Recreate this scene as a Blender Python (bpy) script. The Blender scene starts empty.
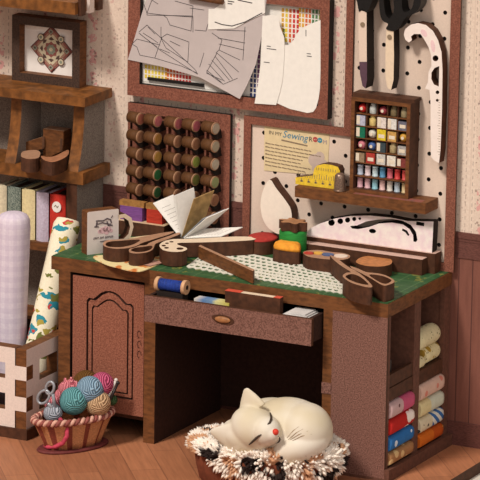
import bpy, bmesh, math, random
from mathutils import Vector, Matrix
from math import sin, cos, pi, radians
random.seed(7)
SC = bpy.context.scene
COL = SC.collection

# ------------------------------------------------------------------ camera
F = 4500.08; YAW = 0.47089; PIT = 0.24495; ROLL = 0.01569
CAM = Vector((7.42661, -16.54591, 5.39308))
FW = Vector((-sin(YAW)*cos(PIT), cos(YAW)*cos(PIT), -sin(PIT)))
R0 = Vector((cos(YAW), sin(YAW), 0)); U0 = R0.cross(FW)
RT = cos(ROLL)*R0 + sin(ROLL)*U0
UP = -sin(ROLL)*R0 + cos(ROLL)*U0
cd = bpy.data.cameras.new('camera'); co = bpy.data.objects.new('camera', cd); COL.objects.link(co)
cd.sensor_width = 36; cd.lens = F/480*36; cd.clip_end = 200
m = Matrix((RT, UP, -FW)).transposed().to_4x4(); m.translation = CAM
co.matrix_world = m
SC.camera = co

def at(px, py, ax, v):
    """point where the sight line of a measured photo point meets a plane of the room"""
    d = FW*F + RT*(px-240) - UP*(py-240)
    return CAM + d*((v-CAM[ax])/d[ax])
def PY(px, py, y): return at(px, py, 1, y)
def PZ(px, py, z): return at(px, py, 2, z)
def PX(px, py, x): return at(px, py, 0, x)

# ------------------------------------------------------------------ materials
def lin(c):
    return tuple((v/255/12.92 if v/255 <= .04045 else ((v/255+.055)/1.055)**2.4) for v in c)
MC = {}
def mat(name, c, var=.25, scale=60, rough=.7, c2=None, bump=0, stretch=None, metal=0, detail=3, spec=.3, lo=.35, hi=.65):
    if name in MC: return MC[name]
    M = bpy.data.materials.new(name); M.use_nodes = True
    nt = M.node_tree; N = nt.nodes; L = nt.links
    b = N['Principled BSDF']; b.inputs['Roughness'].default_value = rough
    b.inputs['Metallic'].default_value = metal
    b.inputs['Specular IOR Level'].default_value = spec
    c = lin(c)
    d = lin(c2) if c2 else tuple(v*(1-var) for v in c)
    tc = N.new('ShaderNodeTexCoord'); mp = N.new('ShaderNodeMapping'); L.new(tc.outputs['Object'], mp.inputs['Vector'])
    if stretch: mp.inputs['Scale'].default_value = stretch
    n = N.new('ShaderNodeTexNoise'); n.inputs['Scale'].default_value = scale; n.inputs['Detail'].default_value = detail
    L.new(mp.outputs['Vector'], n.inputs['Vector'])
    r = N.new('ShaderNodeValToRGB'); r.color_ramp.elements[0].position = lo; r.color_ramp.elements[1].position = hi
    r.color_ramp.elements[0].color = (*d, 1); r.color_ramp.elements[1].color = (*c, 1)
    L.new(n.outputs['Fac'], r.inputs['Fac']); L.new(r.outputs['Color'], b.inputs['Base Color'])
    if bump:
        bp = N.new('ShaderNodeBump'); bp.inputs['Strength'].default_value = bump; bp.inputs['Distance'].default_value = .01
        L.new(n.outputs['Fac'], bp.inputs['Height']); L.new(bp.outputs['Normal'], b.inputs['Normal'])
    MC[name] = M
    return M
def node_mat(name, rough=.7, spec=.3):
    M = bpy.data.materials.new(name); M.use_nodes = True
    b = M.node_tree.nodes['Principled BSDF']; b.inputs['Roughness'].default_value = rough
    b.inputs['Specular IOR Level'].default_value = spec
    MC[name] = M
    return M, M.node_tree.nodes, M.node_tree.links, b
def mth(N, L, op, a, b=None, c=None):
    n = N.new('ShaderNodeMath'); n.operation = op
    for i, v in enumerate((a, b, c)):
        if v is None: continue
        if isinstance(v, (int, float)): n.inputs[i].default_value = v
        else: L.new(v, n.inputs[i])
    return n.outputs[0]
def mixc(N, L, fac, a, b):
    n = N.new('ShaderNodeMix'); n.data_type = 'RGBA'
    if isinstance(fac, (int, float)): n.inputs[0].default_value = fac
    else: L.new(fac, n.inputs[0])
    for i, v in ((6, a), (7, b)):
        if isinstance(v, tuple): n.inputs[i].default_value = (*lin(v), 1)
        else: L.new(v, n.inputs[i])
    return n.outputs[2]
def noise(N, L, vec, s, det=2):
    n = N.new('ShaderNodeTexNoise'); n.inputs['Scale'].default_value = s; n.inputs['Detail'].default_value = det
    L.new(vec, n.inputs['Vector']); return n.outputs['Fac']

edge = mat('burnt_wood_edge', (118, 72, 38), .45, 30, .62, stretch=(1, 1, 3))
edge2 = mat('shaded_burnt_wood_edge', (84, 50, 32), .4, 40, .65)  # same cut wood as edge, with the unlit tone put into its colour
shelfedge = mat('amber_wood_edge', (136, 84, 38), .55, 30, .55)
pinkbrown = mat('mottled_rose_brown_board', (138, 97, 85), 0, 190, .75, c2=(92, 60, 51))
redbrown = mat('rose_mahogany_board', (156, 99, 78), 0, 170, .7, c2=(116, 66, 50))
framebrown = mat('rose_brown_frame', (144, 89, 71), 0, 180, .75, c2=(106, 60, 47))
greyboard = mat('grey_taupe_board', (150, 138, 128), 0, 220, .8, c2=(112, 100, 92))
umber = mat('umber_board', (106, 68, 54), .3, 60, .7)
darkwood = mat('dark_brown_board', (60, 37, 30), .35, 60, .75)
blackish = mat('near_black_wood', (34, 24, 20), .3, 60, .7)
groove = mat('dark_groove', (52, 30, 26), .3, 80, .8)
green = mat('green_mat', (44, 84, 48), 0, 28, .55, c2=(24, 58, 38))
white = mat('white_paper', (238, 233, 226), .05, 40, .75)
greypaper = mat('mauve_grey_paper', (192, 180, 178), .07, 12, .8)
cream = mat('cream_board', (226, 204, 178), .06, 90, .8)
crateface = mat('pale_pink_board', (228, 210, 200), .1, 150, .8)
ink = mat('dark_ink', (60, 56, 60), .1, 50, .8)
brownink = mat('brown_ink', (140, 120, 98), .1, 50, .8)
pegwhite = mat('blush_white_board', (222, 200, 184), .06, 160, .8)
black = mat('black_handle', (26, 24, 24), .3, 60, .45)
tan = mat('tan_print', (176, 134, 106), .2, 60, .65)
wallp = None

# ------------------------------------------------------------------ mesh helper
class B:
    def __init__(s): s.bm = bmesh.new()
    def box(s, x0, x1, y0, y1, z0, z1, m=0, front=None, right=None, top=None, left=None, back=None):
        v = [s.bm.verts.new(p) for p in ((x0,y0,z0),(x1,y0,z0),(x1,y1,z0),(x0,y1,z0),(x0,y0,z1),(x1,y0,z1),(x1,y1,z1),(x0,y1,z1))]
        for idx, mm in (((0,3,2,1),None),((4,5,6,7),top),((0,1,5,4),front),((1,2,6,5),right),((2,3,7,6),back),((3,0,4,7),left)):
            f = s.bm.faces.new([v[i] for i in idx]); f.material_index = m if mm is None else mm
        return s
    def obox(s, O, u, v, w, m=0, mw=None):
        """box spanned by three edge vectors; mw colours the face at O+w side"""
        O, u, v, w = map(Vector, (O, u, v, w))
        c = [O, O+u, O+u+v, O+v]; q = [s.bm.verts.new(p) for p in c] + [s.bm.verts.new(p+w) for p in c]
        fs = []
        for idx in ((0,3,2,1),(4,5,6,7),(0,1,5,4),(1,2,6,5),(2,3,7,6),(3,0,4,7)):
            f = s.bm.faces.new([q[i] for i in idx]); f.material_index = m; fs.append(f)
        if mw is not None: fs[1].material_index = mw
        return s
    def tube(s, pts, r, seg=8, m=0, closed=False, flat=None):
        pts = [Vector(p) for p in pts]; n = len(pts); rings = []
        prev = None
        for i, p in enumerate(pts):
            a = pts[(i-1) % n] if (closed or i) else p; b = pts[(i+1) % n] if (closed or i < n-1) else p
            t = (b-a).normalized()
            ref = prev if prev is not None else (Vector((0,0,1)) if abs(t.z) < .9 else Vector((1,0,0)))
            e1 = (ref - t*ref.dot(t)).normalized(); e2 = t.cross(e1); prev = e1
            rr = r(i/(n-1)) if callable(r) else r
            rings.append([s.bm.verts.new(p + rr*(cos(2*pi*k/seg)*e1 + sin(2*pi*k/seg)*e2)) for k in range(seg)])
        for i in range(n if closed else n-1):
            A, Bq = rings[i], rings[(i+1) % n]
            for k in range(seg):
                f = s.bm.faces.new((A[k], A[(k+1)%seg], Bq[(k+1)%seg], Bq[k])); f.material_index = m; f.smooth = seg > 5
        if not closed:
            for rg in (rings[0][::-1], rings[-1]):
                f = s.bm.faces.new(rg); f.material_index = m
        return s
    def cyl(s, p0, p1, r, seg=20, m=0, mend=None, r1=None):
        p0, p1 = Vector(p0), Vector(p1); t = (p1-p0).normalized()
        ref = Vector((0,0,1)) if abs(t.z) < .9 else Vector((1,0,0))
        e1 = (ref - t*ref.dot(t)).normalized(); e2 = t.cross(e1); r1 = r if r1 is None else r1
        A = [s.bm.verts.new(p0 + r*(cos(2*pi*k/seg)*e1+sin(2*pi*k/seg)*e2)) for k in range(seg)]
        C = [s.bm.verts.new(p1 + r1*(cos(2*pi*k/seg)*e1+sin(2*pi*k/seg)*e2)) for k in range(seg)]
        for k in range(seg):
            f = s.bm.faces.new((A[k], A[(k+1)%seg], C[(k+1)%seg], C[k])); f.material_index = m; f.smooth = True
        for rg in (A[::-1], C):
            f = s.bm.faces.new(rg); f.material_index = m if mend is None else mend
        return s
    def lathe(s, O, prof, seg=24, m=0, sx=1, sy=1, u=None, v=None, mats=None):
        """profile of (radius, height) turned about the vertical through O"""
        O = Vector(O); u = Vector(u or (1,0,0)); v = Vector(v or (0,1,0)); rings = []
        for r, h in prof:
            rings.append([s.bm.verts.new(O + u*(r*sx*cos(2*pi*k/seg)) + v*(r*sy*sin(2*pi*k/seg)) + Vector((0,0,h))) for k in range(seg)])
        for i in range(len(prof)-1):
            for k in range(seg):
                f = s.bm.faces.new((rings[i][k], rings[i][(k+1)%seg], rings[i+1][(k+1)%seg], rings[i+1][k])); f.smooth = True
                f.material_index = mats(k) if mats else m
        f = s.bm.faces.new(rings[0][::-1]); f.material_index = m
        f = s.bm.faces.new(rings[-1]); f.material_index = m
        return s
    def ball(s, c, r, m=0, seg=20, sc=(1,1,1), rot=None):
        M = Matrix.Translation(Vector(c)) @ (rot.to_4x4() if rot else Matrix()) @ Matrix.Diagonal((r*sc[0], r*sc[1], r*sc[2], 1))
        res = bmesh.ops.create_uvsphere(s.bm, u_segments=seg, v_segments=max(8, seg*2//3), radius=1, matrix=M)
        for v in res['verts']:
            for f in v.link_faces: f.material_index = m; f.smooth = True
        return s
    def prism(s, pts, O, u, v, n, th, mf=0, ms=1, holes=(), smooth=0):
        """flat cutout: outline (a,b) on the plane O+u*a+v*b facing n, thickness th behind it"""
        O, u, v, n = map(Vector, (O, u, v, n))
        if smooth:
            pts = catmull(pts, smooth); holes = [catmull(h, smooth) if len(h) > 3 else h for h in holes]
        loops = [pts] + list(holes)
        fr = []; 
        for lp in loops:
            fr.append(([s.bm.verts.new(O+u*a+v*b) for a, b in lp], [s.bm.verts.new(O+u*a+v*b-n*th) for a, b in lp]))
        for A, C in fr:
            k = len(A)
            for i in range(k):
                f = s.bm.faces.new((A[i], A[(i+1)%k], C[(i+1)%k], C[i])); f.material_index = ms
        for side in (0, 1):
            if len(loops) == 1:
                f = s.bm.faces.new(fr[0][side]); f.material_index = mf if side == 0 else ms
                fs = [f]
            else:
                es = []
                for L in fr:
                    vs = L[side]
                    for i in range(len(vs)):
                        e = s.bm.edges.get((vs[i], vs[(i+1)%len(vs)])); es.append(e)
                g = bmesh.ops.triangle_fill(s.bm, edges=es, use_beauty=True, use_dissolve=False)
                fs = [x for x in g['geom'] if isinstance(x, bmesh.types.BMFace)]
                for f in fs: f.material_index = mf if side == 0 else ms
            for f in fs:
                f.normal_update()
                want = n if side == 0 else -n
                if f.normal.dot(want) < 0: f.normal_flip()
        return s
    def strip(s, pts, w, n, th=.0012, m=0, closed=False):
        """thin printed line along pts, lying on a surface whose normal is n"""
        pts = [Vector(p) for p in pts]; n = Vector(n).normalized()
        if closed: pts = pts + [pts[0]]
        for a, b in zip(pts, pts[1:]):
            d = b-a
            if d.length < 1e-6: continue
            t = d.normalized(); sd = t.cross(n)*(w/2); e = t*(w*.3)
            s.obox(a-sd-e, d+2*e, 2*sd, n*th, m)
        return s
    def fix(s):
        bmesh.ops.recalc_face_normals(s.bm, faces=s.bm.faces[:]); return s

def catmull(pts, k):
    out = []; n = len(pts)
    for i in range(n):
        p0, p1, p2, p3 = pts[i-1], pts[i], pts[(i+1)%n], pts[(i+2)%n]
        for j in range(k):
            t = j/k
            out.append(tuple(.5*((2*p1[q]) + (-p0[q]+p2[q])*t + (2*p0[q]-5*p1[q]+4*p2[q]-p3[q])*t*t + (-p0[q]+3*p1[q]-3*p2[q]+p3[q])*t**3) for q in (0,1)))
    return out
def circ(cx, cy, r, n=14, ry=None, rot=0):
    ry = ry or r
    return [(cx+r*cos(2*pi*k/n)*cos(rot)-ry*sin(2*pi*k/n)*sin(rot), cy+r*cos(2*pi*k/n)*sin(rot)+ry*sin(2*pi*k/n)*cos(rot)) for k in range(n)]
def wallpts(px, y): return [(p.x, p.z) for p in (PY(a, b, y) for a, b in px)]
def flatpts(px, z): return [(p.x, p.y) for p in (PZ(a, b, z) for a, b in px)]
XW, ZW, NY = (1,0,0), (0,0,1), (0,-1,0)
def wallcut(b, px, y, th, holes=(), mf=0, ms=1, smooth=0):
    return b.prism(wallpts(px, y), (0,y,0), XW, ZW, NY, th, mf, ms, [wallpts(h, y) for h in holes], smooth)
def flatcut(b, px, z, th, holes=(), mf=0, ms=1, smooth=0):
    return b.prism(flatpts(px, z), (0,0,z), XW, (0,1,0), (0,0,1), th, mf, ms, [flatpts(h, z) for h in holes], smooth)

# ------------------------------------------------------------------ object helpers
LOC = {}
def thing(name, label, cat, loc, group=None):
    o = bpy.data.objects.new(name, None); COL.objects.link(o); o.empty_display_size = .02
    o.location = loc; o['label'] = label; o['category'] = cat
    if group: o['group'] = group
    LOC[o] = Vector(loc)
    return o
def obj(name, b, mats, parent=None, label=None, cat=None, group=None, kind=None, fix=True):
    if fix: b.fix()
    bm = b.bm
    if parent is not None: loc = LOC[parent]
    else:
        xs = [v.co for v in bm.verts]
        loc = Vector(((min(v.x for v in xs)+max(v.x for v in xs))/2, (min(v.y for v in xs)+max(v.y for v in xs))/2, min(v.z for v in xs)))
    bmesh.ops.translate(bm, verts=bm.verts[:], vec=-loc)
    me = bpy.data.meshes.new(name); bm.to_mesh(me); bm.free()
    for mm in (mats if isinstance(mats, (list, tuple)) else [mats]): me.materials.append(mm)
    o = bpy.data.objects.new(name, me); COL.objects.link(o)
    if parent is not None: o.parent = parent
    else: o.location = loc
    LOC[o] = Vector(loc)
    if label: o['label'] = label
    if cat: o['category'] = cat
    if group: o['group'] = group
    if kind: o['kind'] = kind
    return o
def dup(root, loc, label=None):
    r = root.copy(); COL.objects.link(r); r.location = loc
    if label: r['label'] = label
    for ch in list(root.children):
        c = ch.copy(); COL.objects.link(c); c.parent = r
        for g in list(ch.children):
            d = g.copy(); COL.objects.link(d); d.parent = c
    return r
def recol(root, child, m):
    for ch in root.children:
        if ch.name.split('.')[0] == child:
            ch.data = ch.data.copy(); ch.data.materials[0] = m
def text(b, s, O, u, v, n, size, m=0, shear=0, th=.001):
    cu = bpy.data.curves.new('t', 'FONT'); cu.body = s; cu.size = size; cu.shear = shear; cu.resolution_u = 2
    o = bpy.data.objects.new('t', cu); COL.objects.link(o)
    dg = bpy.context.evaluated_depsgraph_get(); me = bpy.data.meshes.new_from_object(o.evaluated_get(dg))
    O, u, v, n = map(Vector, (O, u, v, n)); vs = [b.bm.verts.new(O+u*p.co.x+v*p.co.y+n*th) for p in me.vertices]
    for p in me.polygons:
        try:
            f = b.bm.faces.new([vs[i] for i in p.vertices]); f.material_index = m
        except ValueError: pass
    bpy.data.objects.remove(o); bpy.data.curves.remove(cu); bpy.data.meshes.remove(me)

# ================================================================== SETTING
# floor: herringbone parquet
M, N, L, bs = node_mat('parquet', .5, .35)
tc = N.new('ShaderNodeTexCoord'); mp = N.new('ShaderNodeMapping'); L.new(tc.outputs['Object'], mp.inputs['Vector'])
mp.inputs['Rotation'].default_value = (0, 0, radians(52))
br = N.new('ShaderNodeTexBrick'); L.new(mp.outputs['Vector'], br.inputs['Vector'])
br.inputs['Scale'].default_value = 1; br.inputs['Brick Width'].default_value = .52; br.inputs['Row Height'].default_value = .13
br.inputs['Mortar Size'].default_value = .0025; br.inputs['Mortar Smooth'].default_value = .6
br.inputs['Color1'].default_value = (*lin((176, 116, 82)), 1); br.inputs['Color2'].default_value = (*lin((156, 100, 70)), 1)
br.inputs['Mortar'].default_value = (*lin((134, 86, 62)), 1)
mp2 = N.new('ShaderNodeMapping'); L.new(mp.outputs['Vector'], mp2.inputs['Vector']); mp2.inputs['Scale'].default_value = (3, 40, 1)
nz = noise(N, L, mp2.outputs['Vector'], 2, 4)
mr = N.new('ShaderNodeMapRange'); L.new(nz, mr.inputs[0]); mr.inputs[1].default_value = .3; mr.inputs[2].default_value = .7; mr.inputs[3].default_value = .84; mr.inputs[4].default_value = 1.1
mx = N.new('ShaderNodeMix'); mx.data_type = 'RGBA'; mx.blend_type = 'MULTIPLY'; mx.inputs[0].default_value = 1
L.new(br.outputs['Color'], mx.inputs[6]); L.new(mr.outputs[0], mx.inputs[7]); L.new(mx.outputs[2], bs.inputs['Base Color'])
parquet = M
b = B(); b.box(-3.6, .225, -3.2, .06, -.05, 0, 1, top=0)
obj('floor', b, [parquet, edge2], kind='structure')
b = B(); b.box(-7, 4, -7, 2.5, -.08, -.05)
obj('trim_1', b, mat('white_table', (214, 204, 192), .05, 5, .7), kind='structure')

# wallpaper
M, N, L, bs = node_mat('wallpaper', .85, .2)
tc = N.new('ShaderNodeTexCoord'); vec = tc.outputs['Object']
sx = N.new('ShaderNodeSeparateXYZ'); L.new(vec, sx.inputs[0])
per = .23
ph = mth(N, L, 'FRACT', mth(N, L, 'DIVIDE', mth(N, L, 'ADD', sx.outputs[0], 4.0), per))
def band(c, w):
    d = mth(N, L, 'ABSOLUTE', mth(N, L, 'SUBTRACT', ph, c)); return mth(N, L, 'LESS_THAN', d, w/2)
fine = noise(N, L, vec, 150, 2)
col = mixc(N, L, fine, (206, 180, 164), (238, 222, 206))
# faint vertical stripes
for c, w, a in ((.26, .32, .25), (.75, .25, .16), (.02, .03, .4)):
    col = mixc(N, L, mth(N, L, 'MULTIPLY', band(c, w), a), col, (204, 180, 164))
# dotted thin lines
dz = mth(N, L, 'LESS_THAN', mth(N, L, 'FRACT', mth(N, L, 'MULTIPLY', sx.outputs[2], 34)), .55)
for c, w in ((.06, .018), (.447, .022), (.93, .014)):
    col = mixc(N, L, mth(N, L, 'MULTIPLY', mth(N, L, 'MULTIPLY', band(c, w), dz), .45), col, (126, 100, 92))
# rose garlands
def blossoms(scale, thr, c, w, tint, a):
    global col
    vo = N.new('ShaderNodeTexVoronoi'); vo.inputs['Scale'].default_value = scale; L.new(vec, vo.inputs['Vector'])
    k = mth(N, L, 'LESS_THAN', vo.outputs['Distance'], thr)
    n2 = mth(N, L, 'GREATER_THAN', noise(N, L, vec, scale*1.5, 2), .47)
    col = mixc(N, L, mth(N, L, 'MULTIPLY', mth(N, L, 'MULTIPLY', mth(N, L, 'MULTIPLY', k, n2), band(c, w)), a), col, tint)
blossoms(24, .45, .25, .20, (212, 140, 140), .7)
blossoms(52, .30, .26, .30, (120, 92, 84), .6)
blossoms(34, .36, .64, .20, (196, 140, 134), .5)
blossoms(60, .28, .75, .4, (150, 120, 108), .45)
L.new(col, bs.inputs['Base Color'])
wallp = M
b = B(); b.box(-3.6, .225, 0, .06, 0, 2.7)
wo = obj('wall_back', b, wallp, kind='structure')
# wainscot boards
M, N, L, bs = node_mat('wainscot', .65, .3)
tc = N.new('ShaderNodeTexCoord'); vec = tc.outputs['Object']; sx = N.new('ShaderNodeSeparateXYZ'); L.new(vec, sx.inputs[0])
mp = N.new('ShaderNodeMapping'); mp.inputs['Scale'].default_value = (9, 9, 1.2); L.new(vec, mp.inputs['Vector'])
nz = noise(N, L, mp.outputs['Vector'], 6, 5); nf = noise(N, L, vec, 180, 2)
col = mixc(N, L, nz, (92, 54, 46), (136, 86, 72)); col = mixc(N, L, mth(N, L, 'MULTIPLY', nf, .3), col, (146, 94, 80))
ph = mth(N, L, 'FRACT', mth(N, L, 'DIVIDE', mth(N, L, 'ADD', sx.outputs[0], 5.01), .062))
ln = mth(N, L, 'LESS_THAN', mth(N, L, 'ABSOLUTE', mth(N, L, 'SUBTRACT', ph, .5)), .045)
col = mixc(N, L, mth(N, L, 'MULTIPLY', ln, .7), col, (66, 38, 36)); L.new(col, bs.inputs['Base Color'])
wains = M
railm = mat('rail_wood', (112, 70, 62), 0, 80, .6, c2=(88, 52, 46), stretch=(1, 4, 4))
b = B(); b.box(-3.6, .225, -.007, -.0002, .098, .81)
obj('trim_2', b, wains, kind='structure')
b = B(); b.box(-3.6, .225, -.012, -.0002, .893, .918); b.box(-3.6, .225, -.009, -.0002, .880, .893); b.box(-3.6, .225, -.007, -.0002, .822, .880); b.box(-3.6, .225, -.011, -.0002, .809, .822)
obj('trim_3', b, railm, kind='structure')
b = B(); b.box(-3.6, .225, -.010, -.0002, 0, .094); b.box(-3.6, .225, -.012, -.0002, .094, .104)
obj('baseboard_back', b, railm, kind='structure')

# ================================================================== DESK
DX0, DD, DH, DT = -1.56, .632, .75, .0592
desk = thing('sewing_desk', 'large brown wooden sewing desk with green top, arched door and open side cubbies', 'desk', (-.78, -.316, 0))
b = B(); b.box(DX0, 0, -DD, -.0125, DH-DT, DH-.003)
obj('tabletop', b, edge, desk)
M, N, L, bs = node_mat('green_desk_mat', .5, .3)
tc = N.new('ShaderNodeTexCoord'); vec = tc.outputs['Object']; sx = N.new('ShaderNodeSeparateXYZ'); L.new(vec, sx.inputs[0])
col = mixc(N, L, noise(N, L, vec, 30, 3), (30, 66, 44), (64, 104, 58))
col = mixc(N, L, mth(N, L, 'MULTIPLY', mth(N, L, 'GREATER_THAN', noise(N, L, vec, 22, 2), .64), .55), col, (150, 142, 66))
for ax in (0, 1):
    g = mth(N, L, 'LESS_THAN', mth(N, L, 'FRACT', mth(N, L, 'DIVIDE', mth(N, L, 'ADD', sx.outputs[ax], 3), .085)), .05)
    col = mixc(N, L, mth(N, L, 'MULTIPLY', g, .45), col, (108, 138, 96))
L.new(col, bs.inputs['Base Color']); deskmat = M
b = B(); b.box(DX0+.004, -.004, -DD+.004, -.014, DH-.003, DH)
obj('green_surface', b, deskmat, desk, label='green printed desk surface')
def panel(name, x0, x1, y0, y1, z0, z1, m, **k):
    b = B(); b.box(x0, x1, y0, y1, z0, z1, **k); return obj(name, b, m, desk)
zt = DH-DT
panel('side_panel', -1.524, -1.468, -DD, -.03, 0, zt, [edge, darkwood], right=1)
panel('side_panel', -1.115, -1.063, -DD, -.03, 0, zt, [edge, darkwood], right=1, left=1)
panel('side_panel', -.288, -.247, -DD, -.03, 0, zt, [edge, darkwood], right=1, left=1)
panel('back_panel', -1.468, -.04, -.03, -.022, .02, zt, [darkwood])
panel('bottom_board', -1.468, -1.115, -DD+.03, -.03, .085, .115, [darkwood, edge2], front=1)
# left cupboard front: frame layer, recessed panel with arched moulding
dy = -DD
b = B()
dpx0 = -1.458; dpx1 = -1.119; dz0, dz1 = .108, .678
def arch(x0, x1, z0, zs, zp, n=7):
    """panel outline: straight sides, stepped ogee head"""
    xm = (x0+x1)/2; w = x1-x0
    half = [(x0, z0), (x0, zs), (x0+.05*w, zs+.012), (x0+.14*w, zs+.010), (x0+.19*w, zs+.018), (x0+.30*w, zp-.014), (x0+.40*w, zp-.003)]
    return half + [(xm, zp)] + [(2*xm-a, c) for a, c in half[::-1]]
fo = [(dpx0, dz0), (dpx1, dz0), (dpx1, dz1), (dpx0, dz1)]
a1 = arch(-1.392, -1.168, .175, .578, .632)
a2 = arch(-1.368, -1.192, .195, .548, .596)
a3 = arch(-1.361, -1.199, .202, .543, .589)
b.prism(fo, (0, dy+.004, 0), XW, ZW, NY, .012, 0, 1, [a1])
dgroove = mat('door_groove', (98, 60, 48), .3, 80, .8)
door = obj('cupboard_door', b, [redbrown, dgroove], desk)
b = B(); b.box(dpx0, dpx1, dy+.016, dy+.026, dz0, dz1)
obj('door_backing', b, [groove], door)
b = B()
def shrink(pts, d, cx=-1.28, cz=.39):
    return [(a + (d if a < cx else -d if a > cx else 0), c + (d if c < cz else -d)) for a, c in pts]
b.prism(shrink(a1, .008), (0, dy+.006, 0), XW, ZW, NY, .010, 0, 1, [a2])
obj('moulding', b, [redbrown, dgroove], door)
b = B(); b.prism(a3, (0, dy+.005, 0), XW, ZW, NY, .011, 0, 1)
obj('raised_panel', b, [redbrown, dgroove], door)
b = B()
for k in range(3):
    c = PY(139, 335+k*10, dy+.004)
    pts = [(c.x+.011*cos(t)*(1-t/9), dy+.0035, c.z+.02*sin(t)*(1-t/12)) for t in [j*.5 for j in range(11)]]
    b.strip(pts, .0035, (0,-1,0), .001)
obj('scroll_inlay', b, mat('scroll_brown', (104, 62, 50), .2, 60), door, label='small dark scrolls inlaid down the right edge of the door')
# drawer pulled out
YD = -.735
b = B(); b.box(-1.060, -.292, YD, YD+.02, .556, .668, 0, top=1, right=1)
drawer = obj('drawer_front', b, [pinkbrown, edge2], desk)
b = B(); b.box(-1.050, -1.035, YD+.02, -.15, .565, .668); b.box(-.315, -.298, YD+.02, -.15, .565, .668); b.box(-1.035, -.315, YD+.02, -.15, .565, .575); b.box(-1.035, -.315, -.165, -.15, .575, .668)
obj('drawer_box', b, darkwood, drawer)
c = PY(223, 319.5, YD)
b = B(); b.prism(catmull([(c.x-.052, c.z+.003), (c.x-.03, c.z+.017), (c.x+.02, c.z+.018), (c.x+.052, c.z), (c.x+.03, c.z-.018), (c.x-.02, c.z-.017)], 5), (0, YD-.003, 0), XW, ZW, NY, .003, 0, 1)
b.ball((c.x, YD-.004, c.z), .036, 2, 20, (1, .25, .38))
obj('drawer_pull', b, [edge2, edge2, mat('amber_pull', (166, 112, 70), .3, 60, .5)], drawer, label='oval amber pull on the drawer')
# right cabinet
b = B(); b.box(-.247, 0, -DD, -DD+.016, .012, zt-.001, 0, right=1, top=1); b.box(-.290, -.247, -DD-.003, -DD+.0, .335, .382, 0)
obj('front_panel', b, [pinkbrown, edge2], desk)
for bx_ in ((-.020, 0, -DD+.0165, -.600), (-.26, 0, -.372, -.312), (-.020, 0, -.080, -.022), (-.245, -.021, -.075, -.031)):
    b = B(); b.box(*bx_, .0125, zt-.001); obj('upright', b, [umber], desk)
b = B(); b.box(-.245, -.002, -.600, -.372, .330, .384, 0); obj('shelf_board', b, [edge2], desk)
b = B(); b.box(-.245, -.002, -.312, -.078, .330, .388, 0); obj('shelf_board', b, [edge2], desk)
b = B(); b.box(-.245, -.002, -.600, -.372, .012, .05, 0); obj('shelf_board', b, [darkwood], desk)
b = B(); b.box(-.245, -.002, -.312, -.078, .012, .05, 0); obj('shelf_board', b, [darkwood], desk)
b = B(); b.box(-.02, -.004, -.598, -.374, .388, .440); obj('shelf_lip', b, [edge2], desk)
b = B(); b.box(-.20, .022, -DD, -.013, 0, .012); b.box(0.0005, .022, -DD, -.013, .0119, .05); obj('plinth', b, [umber], desk)

# ================================================================== BOOKSHELF
bk = thing('bookshelf', 'tall wooden bookshelf with amber edges and curved dividers against the wallpaper', 'bookshelf', (-2.1, -.125, 0))
XL = -2.55
def bpart(name, boxes, m):
    b = B()
    for a in boxes: b.box(*a[:6], 0, **(a[6] if len(a) > 6 else {}))
    return obj(name, b, m, bk)
bpart('shelf_board', [(XL, -1.667, -.25, -.0125, 1.699, 1.750)], [shelfedge])
for k in range(3):
    b = B(); b.box(-1.667, -1.652, -.225+k*.075, -.185+k*.075, 1.690, 1.768, 0)
    obj('finger_joint', b, [edge2 if k != 1 else crateface], bk)
bpart('shelf_board', [(XL, -1.616, -.25, -.0125, 1.306, 1.346)], [shelfedge])
bpart('shelf_board', [(XL, -1.623, -.25, -.0125, .966, 1.018)], [shelfedge])
bpart('shelf_board', [(XL, -1.655, -.245, -.0125, .650, .686)], [edge])
bpart('shelf_board', [(XL, -1.655, -.245, -.0125, .300, .336)], [edge])
bpart('shelf_board', [(XL, -1.655, -.245, -.0125, .02, .06)], [edge])
def curved(x0, x1, z0, z1):
    b = B(); k = 12
    prof = [(-.188 - .055*(1-j/k)**2.2 if True else 0, z0+(z1-z0)*j/k) for j in range(k+1)] + [(-.0125, z1), (-.0125, z0)]
    b.prism([(p[0], p[1]) for p in prof], (x1, 0, 0), (0,1,0), (0,0,1), (1,0,0), x1-x0, 0, 0)
    for f in b.bm.faces:
        f.normal_update()
    b.fix()
    for f in b.bm.faces:
        if abs(f.normal.x) < .5: f.material_index = 1
    return obj('divider', b, [greyboard, shelfedge], bk, fix=False)
curved(-1.705, -1.652, 1.018, 1.306); curved(-2.012, -1.960, 1.018, 1.306); curved(-2.33, -2.278, 1.018, 1.306)
bpart('side_panel', [(-1.708, -1.656, -.242, -.0125, .686, .966, dict(front=1))], [greyboard, edge2])
bpart('side_panel', [(-1.708, -1.656, -.242, -.0125, .06, .650, dict(front=1))], [greyboard, edge2])
bpart('back_panel', [(XL, -1.708, -.022, -.0125, .06, 1.306)], [greyboard])
bpart('side_panel', [(XL, XL+.05, -.242, -.0125, 1.018, 1.95)], [greyboard])

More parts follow.
